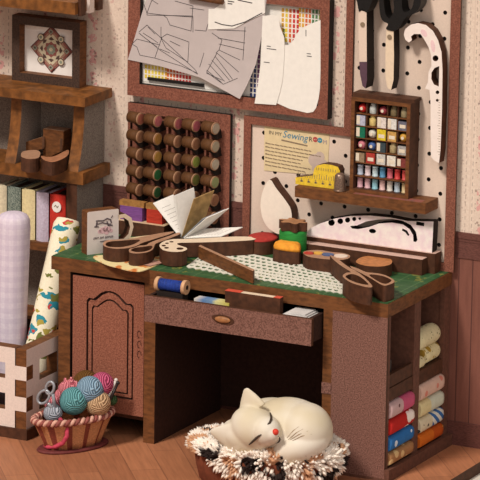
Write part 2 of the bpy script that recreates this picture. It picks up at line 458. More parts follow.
# picture frame on the shelf
z0 = 1.346
A0 = PZ(11, 79.8, z0); A1 = PZ(79.5, 88.3, z0)
yf = (A0.y+A1.y)/2
TL = PY(11, 15.5, yf); TR = PY(80, 22, yf)
x0, x1, zz = A0.x+.004, A1.x, (TL.z+TR.z)/2
pf = thing('picture_frame', 'dark brown box picture frame on the shelf holding a mandala print', 'picture frame', ((x0+x1)/2, yf, z0))
pd = mat('frame_charcoal', (80, 58, 46), 0, 130, .7, c2=(50, 36, 30))
b = B(); w = .037
b.prism([(x0,z0),(x1,z0),(x1,zz),(x0,zz)], (0,yf,0), XW, ZW, NY, .06, 0, 1, [[(x0+w,z0+w),(x1-w,z0+w),(x1-w,zz-w),(x0+w,zz-w)]])
obj('frame', b, [pd, edge], pf)
b = B(); b.box(x0+.01, x1-.01, yf+.046, yf+.058, z0+.01, zz-.01)
obj('mat_board', b, mat('white_mat', (240, 232, 226), .03, 50, .8), pf)
# geometric rosette print (a plain generic medallion of squares and rings)
b = B(); cx, cz = (x0+x1)/2+.004, (z0+zz)/2+.002; yy = yf+.046
def medal(r, k, rot, m, o):
    P = []
    for i in range(k*2):
        rr = r if i % 2 == 0 else r*.80
        a = rot+pi*i/k; P.append((cx+rr*cos(a), cz+rr*sin(a)))
    b.prism(P, (0, yy-.001-.0006*o, 0), XW, ZW, NY, .0006, m, m)
S = .1
def sq(r, m, o, rot=0):
    b.prism([(cx+r*cos(rot+pi/4+pi/2*i), cz+r*sin(rot+pi/4+pi/2*i)) for i in range(4)], (0, yy-.001-.0006*o, 0), XW, ZW, NY, .0006, m, m)
K = 1.0
sq(.105, 1, 0, pi/4); sq(.100, 0, 1, pi/4); sq(.086, 0, 2); sq(.080, 2, 3); sq(.088, 3, 4, pi/4); sq(.068, 3, 5); sq(.074, 2, 6, pi/4)
medal(.056, 8, 0, 1, 7); medal(.049, 8, pi/8, 2, 8); medal(.036, 8, 0, 0, 9); medal(.024, 8, pi/8, 4, 10); medal(.010, 6, 0, 2, 11)
for i in range(4):
    for o_, (rr, mm) in enumerate(((.017, 1), (.013, 2), (.007, 4))):
        a = pi/4+pi/2*i; q = .070
        b.prism(circ(cx+q*cos(a), cz+q*sin(a), rr, 10), (0, yy-.0085-.0006*o_, 0), XW, ZW, NY, .0005, mm, mm)
    for o_, (rr, mm) in enumerate(((.018, 0), (.013, 4), (.006, 1))):
        a = pi/2*i; q = .078
        b.prism(circ(cx+q*cos(a), cz+q*sin(a), rr, 4), (0, yy-.0085-.0006*o_, 0), XW, ZW, NY, .0005, mm, mm)
obj('mandala_print', b, [mat('print_red', (164, 100, 92), .3, 200, .8), mat('print_brown', (104, 80, 72), .3, 200, .8), mat('print_cream', (220, 206, 176), .15, 200, .8), mat('print_rust', (182, 138, 118), .3, 200, .8), mat('print_grey', (152, 158, 140), .3, 200, .8)], pf)

# chunky wooden scissors and block on the lower shelf
zs = 1.018
b = B()
b.box(-1.890, -1.790, -.125, -.06, zs, zs+.140, 0, front=0, top=1)
obj('wooden_block', b, [edge, tan], label='tall dark wooden block at the back of the shelf under the picture frame', cat='block')
ws = thing('wooden_scissors', 'chunky dark wooden scissors cutout lying on the shelf before the tall block', 'scissors', (-1.86, -.17, zs))
b = B()
flatcut(b, [(22,152),(27,150.5),(36,150),(40,152),(40,155),(38,158),(30,159),(24,158),(21,156)], zs+.06, .06, smooth=3)
obj('handle_loop', b, [tan, edge2], ws)
b = B()
flatcut(b, [(41,156),(48,157),(56,155.5),(67,150),(69,152),(67,156),(60,160),(52,162),(44,160)], zs+.06, .06, smooth=3)
obj('handle_loop', b, [mat('red_tip', (180, 122, 88), .3, 60), edge2], ws)
for (p, q, r_, s_) in (((22.5,143),(42,137),(42,149),(24,153)), ((45.5,148),(60,139),(60,152),(46.5,158))):
    b = B(); pts = wallpts([p, q, r_, s_], -.15 if p[0] < 30 else -.17)
    b.prism(pts, (0, -.15 if p[0] < 30 else -.17, 0), XW, ZW, NY, .022, 1, 0)
    obj('blade', b, [tan, edge], ws)

# fabric bolts
bolts = [(-4, 6, (222,208,178), None, 'cream fabric bolt at the far left of the lower bookshelf row'),
         (6, 20, (104,118,108), 'tweed', 'grey green woven fabric bolt beside the butter yellow bolt'),
         (20.5, 34.5, (232,214,164), None, 'butter yellow fabric bolt between grey green and lavender bolts'),
         (35, 48, (200,188,206), None, 'lavender fabric bolt standing beside the red bolt'),
         (48.5, 65, (200,52,40), 'red', 'red fabric bolt with white oval badge on its spine')]
for i, (a, c, colr, kd, lb) in enumerate(bolts):
    t0 = PY(a, 188, -.225).x+.002; t1 = PY(c, 188, -.225).x-.002
    zb, ztop = .686, .908-.002*i
    bt = thing('fabric_bolt', lb, 'fabric bolt', ((t0+t1)/2, -.13, zb), 'fabric bolts on the bookshelf')
    b = B(); b.box(t0, t0+.010, -.215, -.05, zb, ztop); b.box(t1-.010, t1, -.215, -.05, zb, ztop)
    k = 6; pr = [(t0+(t1-t0)*j/k, -.215-.012*sin(pi*j/k)) for j in range(k+1)] + [(t1, -.205), (t0, -.205)]
    b.prism(pr, (0,0,ztop), XW, (0,1,0), (0,0,1), ztop-zb, 0, 0)
    mm = mat('bolt_cloth_%d' % i, colr, .45 if kd == 'tweed' else .14, 160 if kd == 'tweed' else 90, .9, bump=.3)
    if kd == 'tweed': mm = mat('tweed', (150,158,146), 0, 190, .9, c2=(70,86,80))
    obj('cloth', b, [mm], bt)
    b = B(); b.box(t0+.010, t1-.010, -.203, -.055, zb, ztop-.008); obj('board', b, [edge2], bt)
    if kd == 'red':
        p = PY(56.5, 207, -.229); b = B(); b.prism(circ(p.x, p.z, .022, 16, .024), (0, -.2295, 0), XW, ZW, NY, .003, 0, 0)
        b.strip([(p.x-.01, -.2295, p.z), (p.x-.004, -.2295, p.z+.008), (p.x+.004, -.2295, p.z-.002), (p.x+.01, -.2295, p.z+.006)], .003, NY, m=1)
        obj('badge', b, [white, brownink], bt, label='white oval badge with grey flourish')

# ================================================================== CRATE AND ROLLS
cr = thing('lattice_crate', 'pale pink lattice wooden crate on the floor left of the desk', 'crate', (-1.8, -.6, 0))
CX, CY0, CY1, CXL = -1.556, -.845, -.36, -2.10
b = B(); b.box(CXL-.01, CX+.010, CY0-.012, CY1, 0, .045, 0); obj('plinth', b, [edge2], cr)
lev = [(.315,.390,1),(.255,.315,0),(.182,.255,1),(.120,.182,0),(.045,.120,1)]
TH = .055
b = B()
wins = []
x = CX-TH-.047
while x-.07 > CXL+.05:
    for (za, zb2) in ((.255,.322),(.120,.190)): wins.append([(x-.07,za),(x,za),(x,zb2),(x-.07,zb2)])
    x -= .117
b.prism([(CXL,.045),(CX-TH,.045),(CX-TH,.390),(CXL,.390)], (0,CY0,0), XW, ZW, NY, TH, 0, 1, wins)
for (a, c, k) in lev:
    if k == 0: b.box(CX-TH, CX, CY0, CY0+TH, a, c, 1, front=0)
obj('front_panel', b, [crateface, edge], cr)
b = B(); wins = []
y = CY0+TH+.055
while y+.12 < CY1-.03:
    for (za, zb2) in ((.235,.325),(.105,.185)): wins.append([(y,za),(y+.15,za),(y+.15,zb2),(y,zb2)])
    y += .20
b.prism([(CY0+TH,.045),(CY1,.045),(CY1,.390),(CY0+TH,.390)], (CX,0,0), (0,1,0), ZW, (1,0,0), .05, 0, 1, wins)
for (a, c, k) in lev:
    if k == 1: b.box(CX-.05, CX, CY0, CY0+TH, a, c, 1, right=0)
obj('side_panel', b, [crateface, edge], cr)
b = B(); b.box(CXL, CX-.05, CY1-.05, CY1, .045, .390, 1, front=0); b.box(CXL, CXL+.05, CY0+TH, CY1-.05, .045, .39, 1); obj('rear_panel', b, [darkwood, edge], cr)

# lavender roll
M, N, L, bs = node_mat('lavender_gingham', .9, .2)
tc = N.new('ShaderNodeTexCoord'); vec = tc.outputs['Object']; sx = N.new('ShaderNodeSeparateXYZ'); L.new(vec, sx.inputs[0])
col = mixc(N, L, noise(N, L, vec, 90, 2), (206, 192, 206), (228, 218, 226))
an = mth(N, L, 'ARCTAN2', sx.outputs[1], sx.outputs[0])
for e, s in ((sx.outputs[2], 22), (an, 2.0)):
    g = mth(N, L, 'LESS_THAN', mth(N, L, 'FRACT', mth(N, L, 'MULTIPLY', mth(N, L, 'ADD', e, 7), s)), .5)
    col = mixc(N, L, mth(N, L, 'MULTIPLY', g, .22), col, (180, 162, 188))
L.new(col, bs.inputs['Base Color'])
c = PY(13.2, 300, -.52)
bx, by = c.x, -.52
b = B(); ztp = PY(12, 212, -.52).z
H = ztp-.046
prof = [(.062, 0), (.066, .10), (.070, H*.5), (.071, H-.07), (.068, H-.03), (.058, H-.012), (.04, H-.003), (.02, H)]
b.lathe((bx, by, .046), prof, 32)
for v in b.bm.verts:
    t = (v.co.z-.046)/H; v.co.x += -.016*(1-t)
    v.co.y += .006*sin(9*t)
obj('fabric_roll', b, [M], label='pale lavender gingham fabric roll standing upright in the lattice crate', cat='fabric roll', group='fabric rolls in the crate')
# floral roll, leaning back
M, N, L, bs = node_mat('floral_cloth', .9, .2)
tc = N.new('ShaderNodeTexCoord'); vec = tc.outputs['Object']
col = mixc(N, L, noise(N, L, vec, 120, 2), (222, 210, 180), (246, 238, 216))
nd = N.new('ShaderNodeTexNoise'); nd.inputs['Scale'].default_value = 26; L.new(vec, nd.inputs['Vector'])
dv_ = N.new('ShaderNodeVectorMath'); dv_.operation = 'MULTIPLY_ADD'; L.new(nd.outputs['Color'], dv_.inputs[0]); dv_.inputs[1].default_value = (.06, .06, .06); L.new(vec, dv_.inputs[2])
for sc_, th, tint, seed, ry in ((9, .36, (48, 136, 154), 0, .9), (10, .36, (112, 114, 58), 3.3, -.7), (11, .30, (196, 70, 66), 7.1, .4), (12, .26, (168, 150, 70), 11.7, -.2)):
    mp = N.new('ShaderNodeMapping'); mp.inputs['Location'].default_value = (seed, seed*1.7, seed*.6); mp.inputs['Rotation'].default_value = (ry, ry, 0); mp.inputs['Scale'].default_value = (1, 1, 2.1); L.new(dv_.outputs[0], mp.inputs['Vector'])
    vo = N.new('ShaderNodeTexVoronoi'); vo.inputs['Scale'].default_value = sc_; L.new(mp.outputs['Vector'], vo.inputs['Vector'])
    cs = N.new('ShaderNodeSeparateColor'); L.new(vo.outputs['Color'], cs.inputs[0])
    k = mth(N, L, 'MULTIPLY', mth(N, L, 'LESS_THAN', vo.outputs['Distance'], th), mth(N, L, 'GREATER_THAN', cs.outputs[0], .5))
    col = mixc(N, L, k, col, tint)
L.new(col, bs.inputs['Base Color']); floral = M
xr = -1.668
pb = PX(38, 352, xr); pt = PX(68, 220, xr)
dirv = (pt-pb).normalized(); pb = pb - dirv*((pb.z-.10)/dirv.z)
b = B(); b.tube([pb + (pt-pb)*t for t in (0, .25, .5, .75, .9, .97, 1.0)], lambda t: .058 if t < .9 else .058-.010*(t-.9)/.1, 28)
obj('fabric_roll', b, [floral], label='cream floral fabric roll leaning between crate and desk corner', cat='fabric roll', group='fabric rolls in the crate')

# ================================================================== YARN BASKET
bu = Vector((.46, .888, 0)); bn = Vector((.888, -.46, 0)); bv = -bn
bc = Vector((-1.338, -.835, 0))
bas = thing('yarn_basket', 'small oval wicker basket of yarn on the floor before the arched door', 'basket', bc)
wick = mat('wicker_light', (212, 148, 102), .4, 120, .7, stretch=(1,1,4), bump=.4); wick2 = mat('wicker_dark', (146, 72, 54), .4, 120, .7, stretch=(1,1,4), bump=.4)
b = B(); prof = [(.118, .012), (.128, .04), (.145, .08), (.160, .115), (.168, .135), (.158, .135), (.150, .115), (.134, .08), (.118, .045), (.05, .040)]
seg = 72
b.lathe(bc, prof, seg, 0, 1.10, .58, bu, bv, mats=lambda k: 1 if (k % 6) in (0, 1) else 0)
for v in b.bm.verts:
    pass
cen = bc
for v in b.bm.verts:
    if v.co.z > .005:
        d = v.co-cen; a = math.atan2(d.dot(bv)/.58, d.dot(bu)/1.10)
        v.co += Vector((d.x, d.y, 0))*(.035*cos(12*a+.5))
obj('wicker_body', b, [wick, wick2], bas)
b = B()
for s_ in (0, 1):
    pts = []
    for k in range(220):
        a = 2*pi*k/220; tw = 26*a+pi*s_
        pts.append(bc + bu*((.184+.008*cos(tw))*cos(a)) + bv*((.166*.58+.008*cos(tw))*sin(a)) + Vector((0,0,.137+.008*sin(tw))))
    b.tube(pts, .0085, 6, s_, closed=True)
obj('rope_rim', b, [mat('rope_light', (222, 170, 150), .25, 90), mat('rope_dark', (150, 82, 74), .3, 90)], bas)
b = B(); b.lathe(bc, [(.150, 0), (.155, .006), (.150, .012)], 40, 0, 1.1, .58, bu, bv)
obj('base', b, [mat('basket_base', (112, 52, 50), .3, 60)], bas)
def yarnmat(name, c, c2=None):
    M, N, L, bs = node_mat(name, .95, .1)
    tc = N.new('ShaderNodeTexCoord'); vec = tc.outputs['Object']
    hs = []
    nz = N.new('ShaderNodeTexNoise'); nz.inputs['Scale'].default_value = 14; L.new(vec, nz.inputs['Vector'])
    for rot in ((.5, .3, .2), (1.4, -.8, .9)):
        mp = N.new('ShaderNodeMapping'); mp.inputs['Rotation'].default_value = rot; L.new(vec, mp.inputs['Vector'])
        w = N.new('ShaderNodeTexWave'); w.inputs['Scale'].default_value = 42; w.inputs['Distortion'].default_value = 2.2; w.inputs['Detail'].default_value = 1; L.new(mp.outputs['Vector'], w.inputs['Vector']); hs.append(w.outputs['Fac'])
    sel = mth(N, L, 'GREATER_THAN', nz.outputs['Fac'], .5)
    mx = N.new('ShaderNodeMix'); L.new(sel, mx.inputs[0]); L.new(hs[0], mx.inputs[2]); L.new(hs[1], mx.inputs[3])
    dk = tuple(int(v*.68) for v in c)
    L.new(mixc(N, L, mx.outputs[0], dk, c2 or c), bs.inputs['Base Color'])
    bp = N.new('ShaderNodeBump'); bp.inputs['Strength'].default_value = .7; bp.inputs['Distance'].default_value = .006; L.new(mx.outputs[0], bp.inputs['Height']); L.new(bp.outputs['Normal'], bs.inputs['Normal'])
    return M
def yball(px, py, y, rpx, c, label, sc=(1,1,1), c2=None):
    p = PY(px, py, y); b = B(); b.ball(p, rpx/238, 0, 28, sc)
    return obj('yarn_ball', b, [yarnmat('yarn_'+label[:14], c, c2)], label=label, cat='yarn ball', group='yarn balls in the basket')
yball(73.5, 401, -.855, 14, (78, 146, 154), 'teal yarn ball at the front middle of the wicker basket', c2=(122,184,188))
yball(90, 390, -.80, 14, (112, 152, 186), 'sky blue yarn ball at the back of the basket', (1,1,1), (160,190,212))
yball(102, 384, -.745, 12, (190, 60, 104), 'magenta yarn ball behind the sky blue one', c2=(222,110,146))
yball(97.5, 403, -.79, 13.2, (202, 158, 116), 'tan yarn ball at the right of the basket', c2=(226,188,148))
yball(53, 413, -.90, 9.5, (150, 160, 178), 'pale grey blue yarn ball at the left end of the basket', c2=(196,200,210))
yball(86, 383, -.72, 13.0, (122, 84, 44), 'brown ball leaning on the cupboard door at the back of the basket')
yball(112, 400, -.725, 5.5, (74, 102, 66), 'tiny green yarn ball at the right end of the basket')
# pink knitting with crown-like tips
b = B(); pk = []
for i, (px, py, r) in enumerate(((52,404,7.5),(57,401,7),(61,395,6.5),(66,389,8),(71,386,7),(75,389,6))):
    b.ball(PY(px, py, -.85+.01*i), r/238, 0, 16)
for (px, py) in ((66,380),(72,379),(77,383)): b.cyl(PY(px, 388, -.82), PY(px-1, py-2, -.82), .014, 10, 0, None, .004)
obj('pink_knitting', b, [yarnmat('yarn_pink_knit', (214, 92, 112), (240, 150, 158))], label='bunched pink knitting draped across the basket left of the teal ball', cat='knitting')
# grey scissors loops sticking out
b = B()
for (px, py, rx, ry, rt) in ((43.5, 397, 5.2, 7.2, .6), (50, 388, 4, 6.2, .2)):
    pts = [PY(px+rx*cos(t)*cos(rt)-ry*sin(t)*sin(rt), py+rx*cos(t)*sin(rt)+ry*sin(t)*cos(rt), -.93) for t in [2*pi*k/24 for k in range(24)]]
    b.tube(pts, .006, 8, 0, closed=True)
b.tube([PY(48, 403, -.93), PY(52, 408, -.92), PY(56, 414, -.90)], .007, 8); b.tube([PY(53, 394, -.93), PY(54, 402, -.92), PY(57, 414, -.90)], .007, 8)
obj('scissors', b, [mat('scissors_grey', (164, 168, 176), .2, 60, .35, metal=.3)], label='small grey scissors poking out of the basket, loops up', cat='scissors')
for i, (a, c, colr, lb) in enumerate((((106, 402), (116, 380), (220, 214, 206), 'pale knitting needle slanting from the right of the basket'), ((109, 402), (118, 383), (40, 32, 32), 'black knitting needle slanting from the right of the basket'))):
    b = B(); b.cyl(PY(*a, -.76), PY(*c, -.72), .0055, 10); b.ball(PY(*c, -.72), .008, 0, 10)
    obj('knitting_needle', b, [mat('needle_%d' % i, colr, .1, 50, .4)], label=lb, cat='needle')
pts = [(60,419,-.915),(63,424,-.93),(67,429,-.945),(67,436,-.955),(63,443,-.955),(56,446.5,-.955),(48,448,-.955),(45.5,446.5,-.945),(49,444.5,-.935),(56,443,-.935)]
q = [PY(*p) for p in pts]
for p in q: p.z = max(p.z, .022)
sm = []
for i in range(len(q)-1):
    for j in range(4): sm.append(q[i].lerp(q[i+1], j/4))
b = B(); b.tube(sm, .0095, 8)
obj('yarn_strand', b, [mat('yarn_strand_pink', (198, 70, 92), .3, 80, .9)], label='loose pink yarn strand hanging over the basket front to the floor', cat='yarn')

# ================================================================== PINBOARD FRAME ON THE WALL
FY = -.045
bf = thing('pattern_board', 'large rose brown framed board on the wall covered with sewing patterns', 'pinboard', (-1.05, -.02, 1.33))
b = B(); xo0, xo1, zo0, zo1 = -1.524, -.574, 1.332, 1.840; w = .058
b.prism([(xo0,zo0),(xo1,zo0),(xo1,zo1),(xo0,zo1)], (0,FY,0), XW, ZW, NY, .044, 0, 1, [[(xo0+w,zo0+w-.004),(xo1-w+.014,zo0+w-.004),(xo1-w+.014,zo1-w+.014),(xo0+w,zo1-w+.014)]])
obj('frame', b, [framebrown, blackish], bf)
b = B(); b.box(xo0+.02, xo1-.02, -.018, -.002, zo0+.02, zo1-.02); obj('backing', b, [mat('board_white', (228, 220, 212), .05, 60)], bf)
# colour chart on the board
ch = B(); yb = -.0195
c0 = PY(143, 80, yb); 
ch.box(PY(143, 60, yb).x, PY(318, 60, yb).x, yb, -.0181, zo0+.062, zo1-.055, 0)
hues = [(228,200,70),(232,214,90),(222,170,70),(214,110,60),(200,60,60),(178,50,90),(120,70,120),(70,80,150),(50,60,110),(90,140,170),(90,130,90),(150,160,90)]
cm = [white]+[mat('chart_%d' % i, h, .1, 100) for i, h in enumerate(hues)]
def dots(px0, px1, py, hs, rows=6, dp=5):
    """rows of small swatches; px on the first row, cells stepping down"""
    a = PY(px0, py, yb); e = PY(px1, py+(px1-px0)*.13, yb); n = max(2, int((px1-px0)/2.7))
    for r in range(rows):
        for i in range(n):
            x = a.x+(e.x-a.x)*i/(n-1); z = a.z-.021*r
            hh = hs[min(len(hs)-1, int(i*len(hs)/n))]
            ch.box(x-.0052, x+.0052, yb-.0008, yb, z-.008, z+.008, hh)
dots(146, 166, 66.5, [1,2,1,3], 3); dots(168, 190, 70, [4,5,5], 3)
dots(283, 298, 10, [3,1,4,5,5], 7); dots(300, 320, 10, [3,4,11,12], 4); dots(279, 284, 30, [6,12], 5)
dots(252, 266, 46, [9,7,8,10], 12)
obj('colour_chart', ch, cm, bf)
b = B(); p = PY(148, 78.5, yb-.004); q = PY(204, 86.5, yb-.004)
b.box(p.x, q.x, yb-.010, yb-.002, p.z-.006, p.z+.007); obj('black_ruler', b, [black], label='thin black ruler along the bottom of the pattern board', cat='ruler')
b = B(); p = PY(147, 79.5, yb-.004)
for i, hh in enumerate(((200,50,50),(70,80,170),(40,40,80))):
    pass
# papers, hanging over the frame
def sheet(name, px, y, label, m, lines=(), tilt=None, lw=.0035, extra=None, sm=0, curl=None, cat='pattern paper'):
    b = B(); pts = wallpts(px, y)
    if sm: pts = catmull(pts, sm)
    b.prism(pts, (0,y,0), XW, ZW, NY, .0015, 0, 0)
    b.fix()
    bmesh.ops.triangulate(b.bm, faces=[f for f in b.bm.faces if len(f.verts) > 4])
    for ln in lines:
        q = [PY(a, c, y) for a, c in ln]; b.strip([(v.x, y, v.z) for v in q], lw, NY, .0007, 1)
    if extra: extra(b, y)
    if curl:
        zb = min(v.co.z for v in b.bm.verts)
        bmesh.ops.subdivide_edges(b.bm, edges=[e for e in b.bm.edges if e.calc_length() > .05], cuts=4, use_grid_fill=True)
        for v in b.bm.verts:
            d = max(0, curl[0]-(v.co.z-zb))/curl[0]; v.co.y -= curl[1]*d*d
    return obj(name, b, [m, ink], label=label, cat=cat, group='pattern papers on the board', fix=False)
big = [(151,-14),(146,0),(128,59.5),(160,66),(200,77),(241,98.5),(248,84),(256,64),(263,30),(268,-14)]
L1 = [[(141,-4),(147,13),(163,15),(193,17)],[(147,13),(150,5),(152,0)],[(152,0),(158,4)],
      [(163,15),(167,18),(170,25),(191,31),(193,6),(175,1)],[(147,13),(147,15),(193,16)],
      [(139,32),(147,25),(196,70),(198,74),(160,50),(139,33)],[(132,44),(137,39),(160,45)],[(132,44),(137,47),(140,55),(155,58)],[(155,58),(162,37)],
      [(155,58),(182,66),(198,73)],[(161,27),(161,38),(167,34),(189,42),(188,62),(180,57)],[(161,38),(166,48),(188,62)],[(143,33),(151,38),(158,43)],[(148,27),(155,34)],
      [(140,34),(157,47)],
      [(212,33),(222,40),(219,50),(216,53)],[(218,38),(245,43)],[(219,44),(244,50)],[(219,50),(240,60)],[(245,27),(243,60)],[(217,30),(246,31)],
      [(217,53),(239,72)],[(215,56),(233,79)],[(212,60),(230,80)],[(209,64),(225,81)],[(207,70),(222,82)],[(217,53),(207,72),(224,84),(238,78)],[(207,73),(223,80)],[(204,53),(200,67)],
      [(193,17),(193,32)],[(195,30),(206,31),(208,24)],[(190,8),(204,10)],[(170,41),(180,46)],[(160,49),(170,53)]]
sheet('pattern_sheet', big, -.0468, 'big mauve grey sheet of drafted pattern lines hanging over the board frame', greypaper, L1, curl=(.2, .012), lw=.0022)
def lab(x, yy, n, rows, s=.9):
    out = []
    for r in range(rows):
        out.append([(x, yy+3*r), (x+n*s, yy+3*r+n*s*.13)])
    return out
top = [(208.5,9),(214,9),(221,4),(222,-14),(264,-14),(265,13),(250,20),(234,28.5),(208,29.5)]
sheet('pattern_piece', top, -.0498, 'white paper pattern piece pinned highest, over the top of the big grey sheet', white, [[(215,22),(222,24.5),(232,26),(245,22),(262,13)], [(228,1),(234,2)], [(228,3.5),(232,4)], [(238,0),(252,3)]], lw=.004)
b = B(); b.cyl(PY(187,-4,-.062), PY(223,2,-.062), .0115, 16)
obj('wooden_rod', b, [edge], label='short brown wooden rod across the big grey sheet left of the topmost white piece', cat='rod')
pa = [(262.5,16),(272,15),(279,17.5),(279.2,22),(280,27),(282,32),(284,37),(284.5,44),(284,60),(282.5,80),(280,92),(276,105),(254.5,103.5),(258,84),(260.5,64),(261.5,40)]
sheet('pattern_piece', pa, -.0505, 'long white pattern piece at the board middle with narrower flared hem', white, lab(267, 46, 4, 1)+lab(267, 48.5, 10, 1)+lab(264, 62, 6, 1), lw=.003)
pb_ = [(284.5,45),(288,45),(291,43.5),(293.5,40),(296,35),(299,31),(303,27.5),(309,24.5),(320.5,20),(320.5,45),(320.5,70),(320,88),(318.5,99),(316,108),(313,112),(307.5,113),(290,109),(276.5,103),(280,92),(282.5,80),(284,60)]
sheet('pattern_piece', pb_, -.0475, 'wide white pattern piece at the right end of the board with curved armhole', white, lab(307, 53.5, 4, 1)+lab(307, 56, 5, 1)+[[(306,30),(306,36)]], lw=.003)

# ================================================================== SPOOL RACK
RY = -.034
rk = thing('spool_rack', 'rose brown wooden thread rack standing at the back of the desk below the board', 'thread rack', (-1.28, -.02, .75))
rx0, rx1, rz0, rz1 = -1.526, -1.034, .7505, 1.298
b = B(); b.prism([(rx0,rz0),(rx1,rz0),(rx1,rz1),(rx0,rz1)], (0,RY,0), XW, ZW, NY, .0215, 0, 1, [[(rx0+.012,rz0+.03),(rx1-.062,rz0+.03),(rx1-.062,rz1-.042),(rx0+.012,rz1-.042)]])
obj('frame', b, [framebrown, blackish], rk)
b = B(); b.box(rx0+.004, rx1-.004, -.020, -.0126, rz0+.004, rz1-.004); obj('back_panel', b, [framebrown], rk)
cols = [-1.463, -1.380, -1.282, -1.196, -1.104]
rows = [1.246-.0778*k for k in range(6)]
for xd in (-1.332, -1.239, -1.149):
    b = B(); b.box(xd-.005, xd+.005, -.040, -.0201, rz0+.031, rz1-.043); obj('divider', b, [framebrown], rk)
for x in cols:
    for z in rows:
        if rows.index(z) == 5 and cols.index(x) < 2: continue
        b = B(); b.prism([(x-.036,z-.010),(x+.026,z-.014),(x+.032,z-.050),(x+.020,z-.050)], (0,-.074,0), XW, ZW, NY, .0535, 0, 0); obj('shadow_wedge', b, [blackish], rk)  # added dark wedge, shaped as the shadow cast below each spool
spool_thread = mat('brown_thread', (102, 64, 32), .5, 200, .75, stretch=(6,.3,.3))
capm = mat('pale_spool_end', (170, 128, 98), .2, 60, .6)
capcol = {(0,0):(170,98,80),(0,1):(190,106,108),(0,2):(178,96,100),(0,3):(176,92,100),(1,1):(176,126,64),(2,1):(190,144,70),(2,3):(146,158,72),(1,4):(176,164,140),(3,1):(48,110,62),(4,1):(52,96,56),(3,3):(120,120,60),(0,4):(186,170,150),(2,4):(190,180,160),(3,4):(150,160,110)}
def make_spool(x, z, ccol, label):
    t = thing('thread_spool', label, 'thread spool', (x, -.062, z), 'thread spools on the rack')
    ax = Vector((1, -.22, -.03)).normalized(); c = Vector((x, -.062-.018, z))
    b = B(); b.cyl(c-ax*.033, c+ax*.024, .0245, 20); obj('thread', b, [spool_thread], t)
    b = B(); b.cyl(c+ax*.024, c+ax*.030, .0265, 20, 0); obj('flange', b, [capm], t)
    b = B(); b.cyl(c+ax*.030, c+ax*.032, .022, 20); obj('end_label', b, [mat('end_%d_%d_%d' % ccol, ccol, .2, 80)], t)
    return t
proto = None
cn = ['first', 'second', 'third', 'fourth', 'fifth']; rn = ['top', 'second', 'third', 'fourth', 'fifth', 'bottom']
for r, z in enumerate(rows):
    for c_, x in enumerate(cols):
        if r == 5 and c_ < 2: continue
        lb = 'brown thread spool on the wall rack, %s row, %s column from the left' % (rn[r], cn[c_])
        cc = capcol.get((r, c_), (150, 104, 76))
        if proto is None: proto = make_spool(x, z, cc, lb)
        else:
            s_ = dup(proto, (x, -.062, z), lb); recol(s_, 'end_label', mat('end_%d_%d_%d' % cc, cc, .2, 80))

# ================================================================== PEGBOARD
PF = -.0262
pg = thing('pegboard', 'L-shaped blush white pegboard with rose brown frame standing on the desk', 'pegboard', (-.45, -.012, .75))
pl = -.968; pr = .018; pn = -.500; ptp = 1.305; pz0 = .7505; pz1 = 2.05
outl = [(pl,pz0),(pr,pz0),(pr,pz1),(pn,pz1),(pn,ptp),(pl,ptp)]
fw = .034
inner = [(pl+fw,pz0+.036),(pr-.044,pz0+.036),(pr-.044,pz1-fw),(pn+fw,pz1-fw),(pn+fw,ptp-fw),(pl+fw,ptp-fw)]
h0 = PY(430, 128, PF)
holes = []
def inside(x, z):
    q = .016
    return pl+fw+q < x < pr-.044-q and pz0+.036+q < z < pz1-fw-q and (z < ptp-fw-q or x > pn+fw+q)
i = -12
for i in range(-10, 3):
    for j in range(-10, 9):
        for o in (0, .5):
            x = h0.x+(i+o)*.1095; z = h0.z-(j+o)*.109
            if inside(x, z): holes.append(circ(x, z, .0094, 8))
b = B(); big_o = [(pl+.01,pz0+.01),(pr-.01,pz0+.01),(pr-.01,pz1-.01),(pn+.01,pz1-.01),(pn+.01,ptp-.01),(pl+.01,ptp-.01)]
b.prism(big_o, (0,PF,0), XW, ZW, NY, .009, 0, 1, holes)
obj('board', b, [pegwhite, blackish], pg)
b = B(); b.prism(big_o, (0,PF+.0095,0), XW, ZW, NY, .004, 0, 0); obj('backing', b, [blackish], pg)
b = B(); b.prism(outl, (0,PF-.012,0), XW, ZW, NY, .011, 0, 1, [inner])
obj('frame', b, [framebrown, edge2], pg)

# instructions poster
b = B(); yp = PF-.0025
pp = wallpts([(264.5,122.5),(329.5,134),(327.5,176),(264,170.5)], yp)
b.prism(pp, (0,yp,0), XW, ZW, NY, .002, 0, 0)
TLp, TRp, BLp = Vector((pp[0][0], yp, pp[0][1])), Vector((pp[1][0], yp, pp[1][1])), Vector((pp[3][0], yp, pp[3][1]))
def pq(u_, v_): return TLp + (TRp-TLp)*u_ + (BLp-TLp)*v_
ux = (TRp-TLp).normalized(); uz = Vector((0,-1,0)).cross(ux)*-1
uz = (TLp-BLp).normalized()
text(b, 'IN MY', pq(.07, .22), ux, uz, NY, .0225, 1); text(b, 'Sewing', pq(.28, .235), ux, uz, NY, .042, 2, .25)
text(b, 'R', pq(.685, .225), ux, uz, NY, .030, 1); text(b, 'M', pq(.90, .225), ux, uz, NY, .026, 5)
for k, u_ in enumerate((.785, .855)):
    p = pq(u_, .165); b.prism(circ(p.x, p.z, .0115, 12), (0, yp-.001, 0), XW, ZW, NY, .001, 3+k, 3+k)
    for dx in (-.004, .004): b.prism(circ(p.x+dx, p.z, .0022, 6), (0, yp-.0015, 0), XW, ZW, NY, .0005, 0, 0)
b.strip([pq(.27,.30), pq(.66,.325)], .006, NY, .0008, 6)
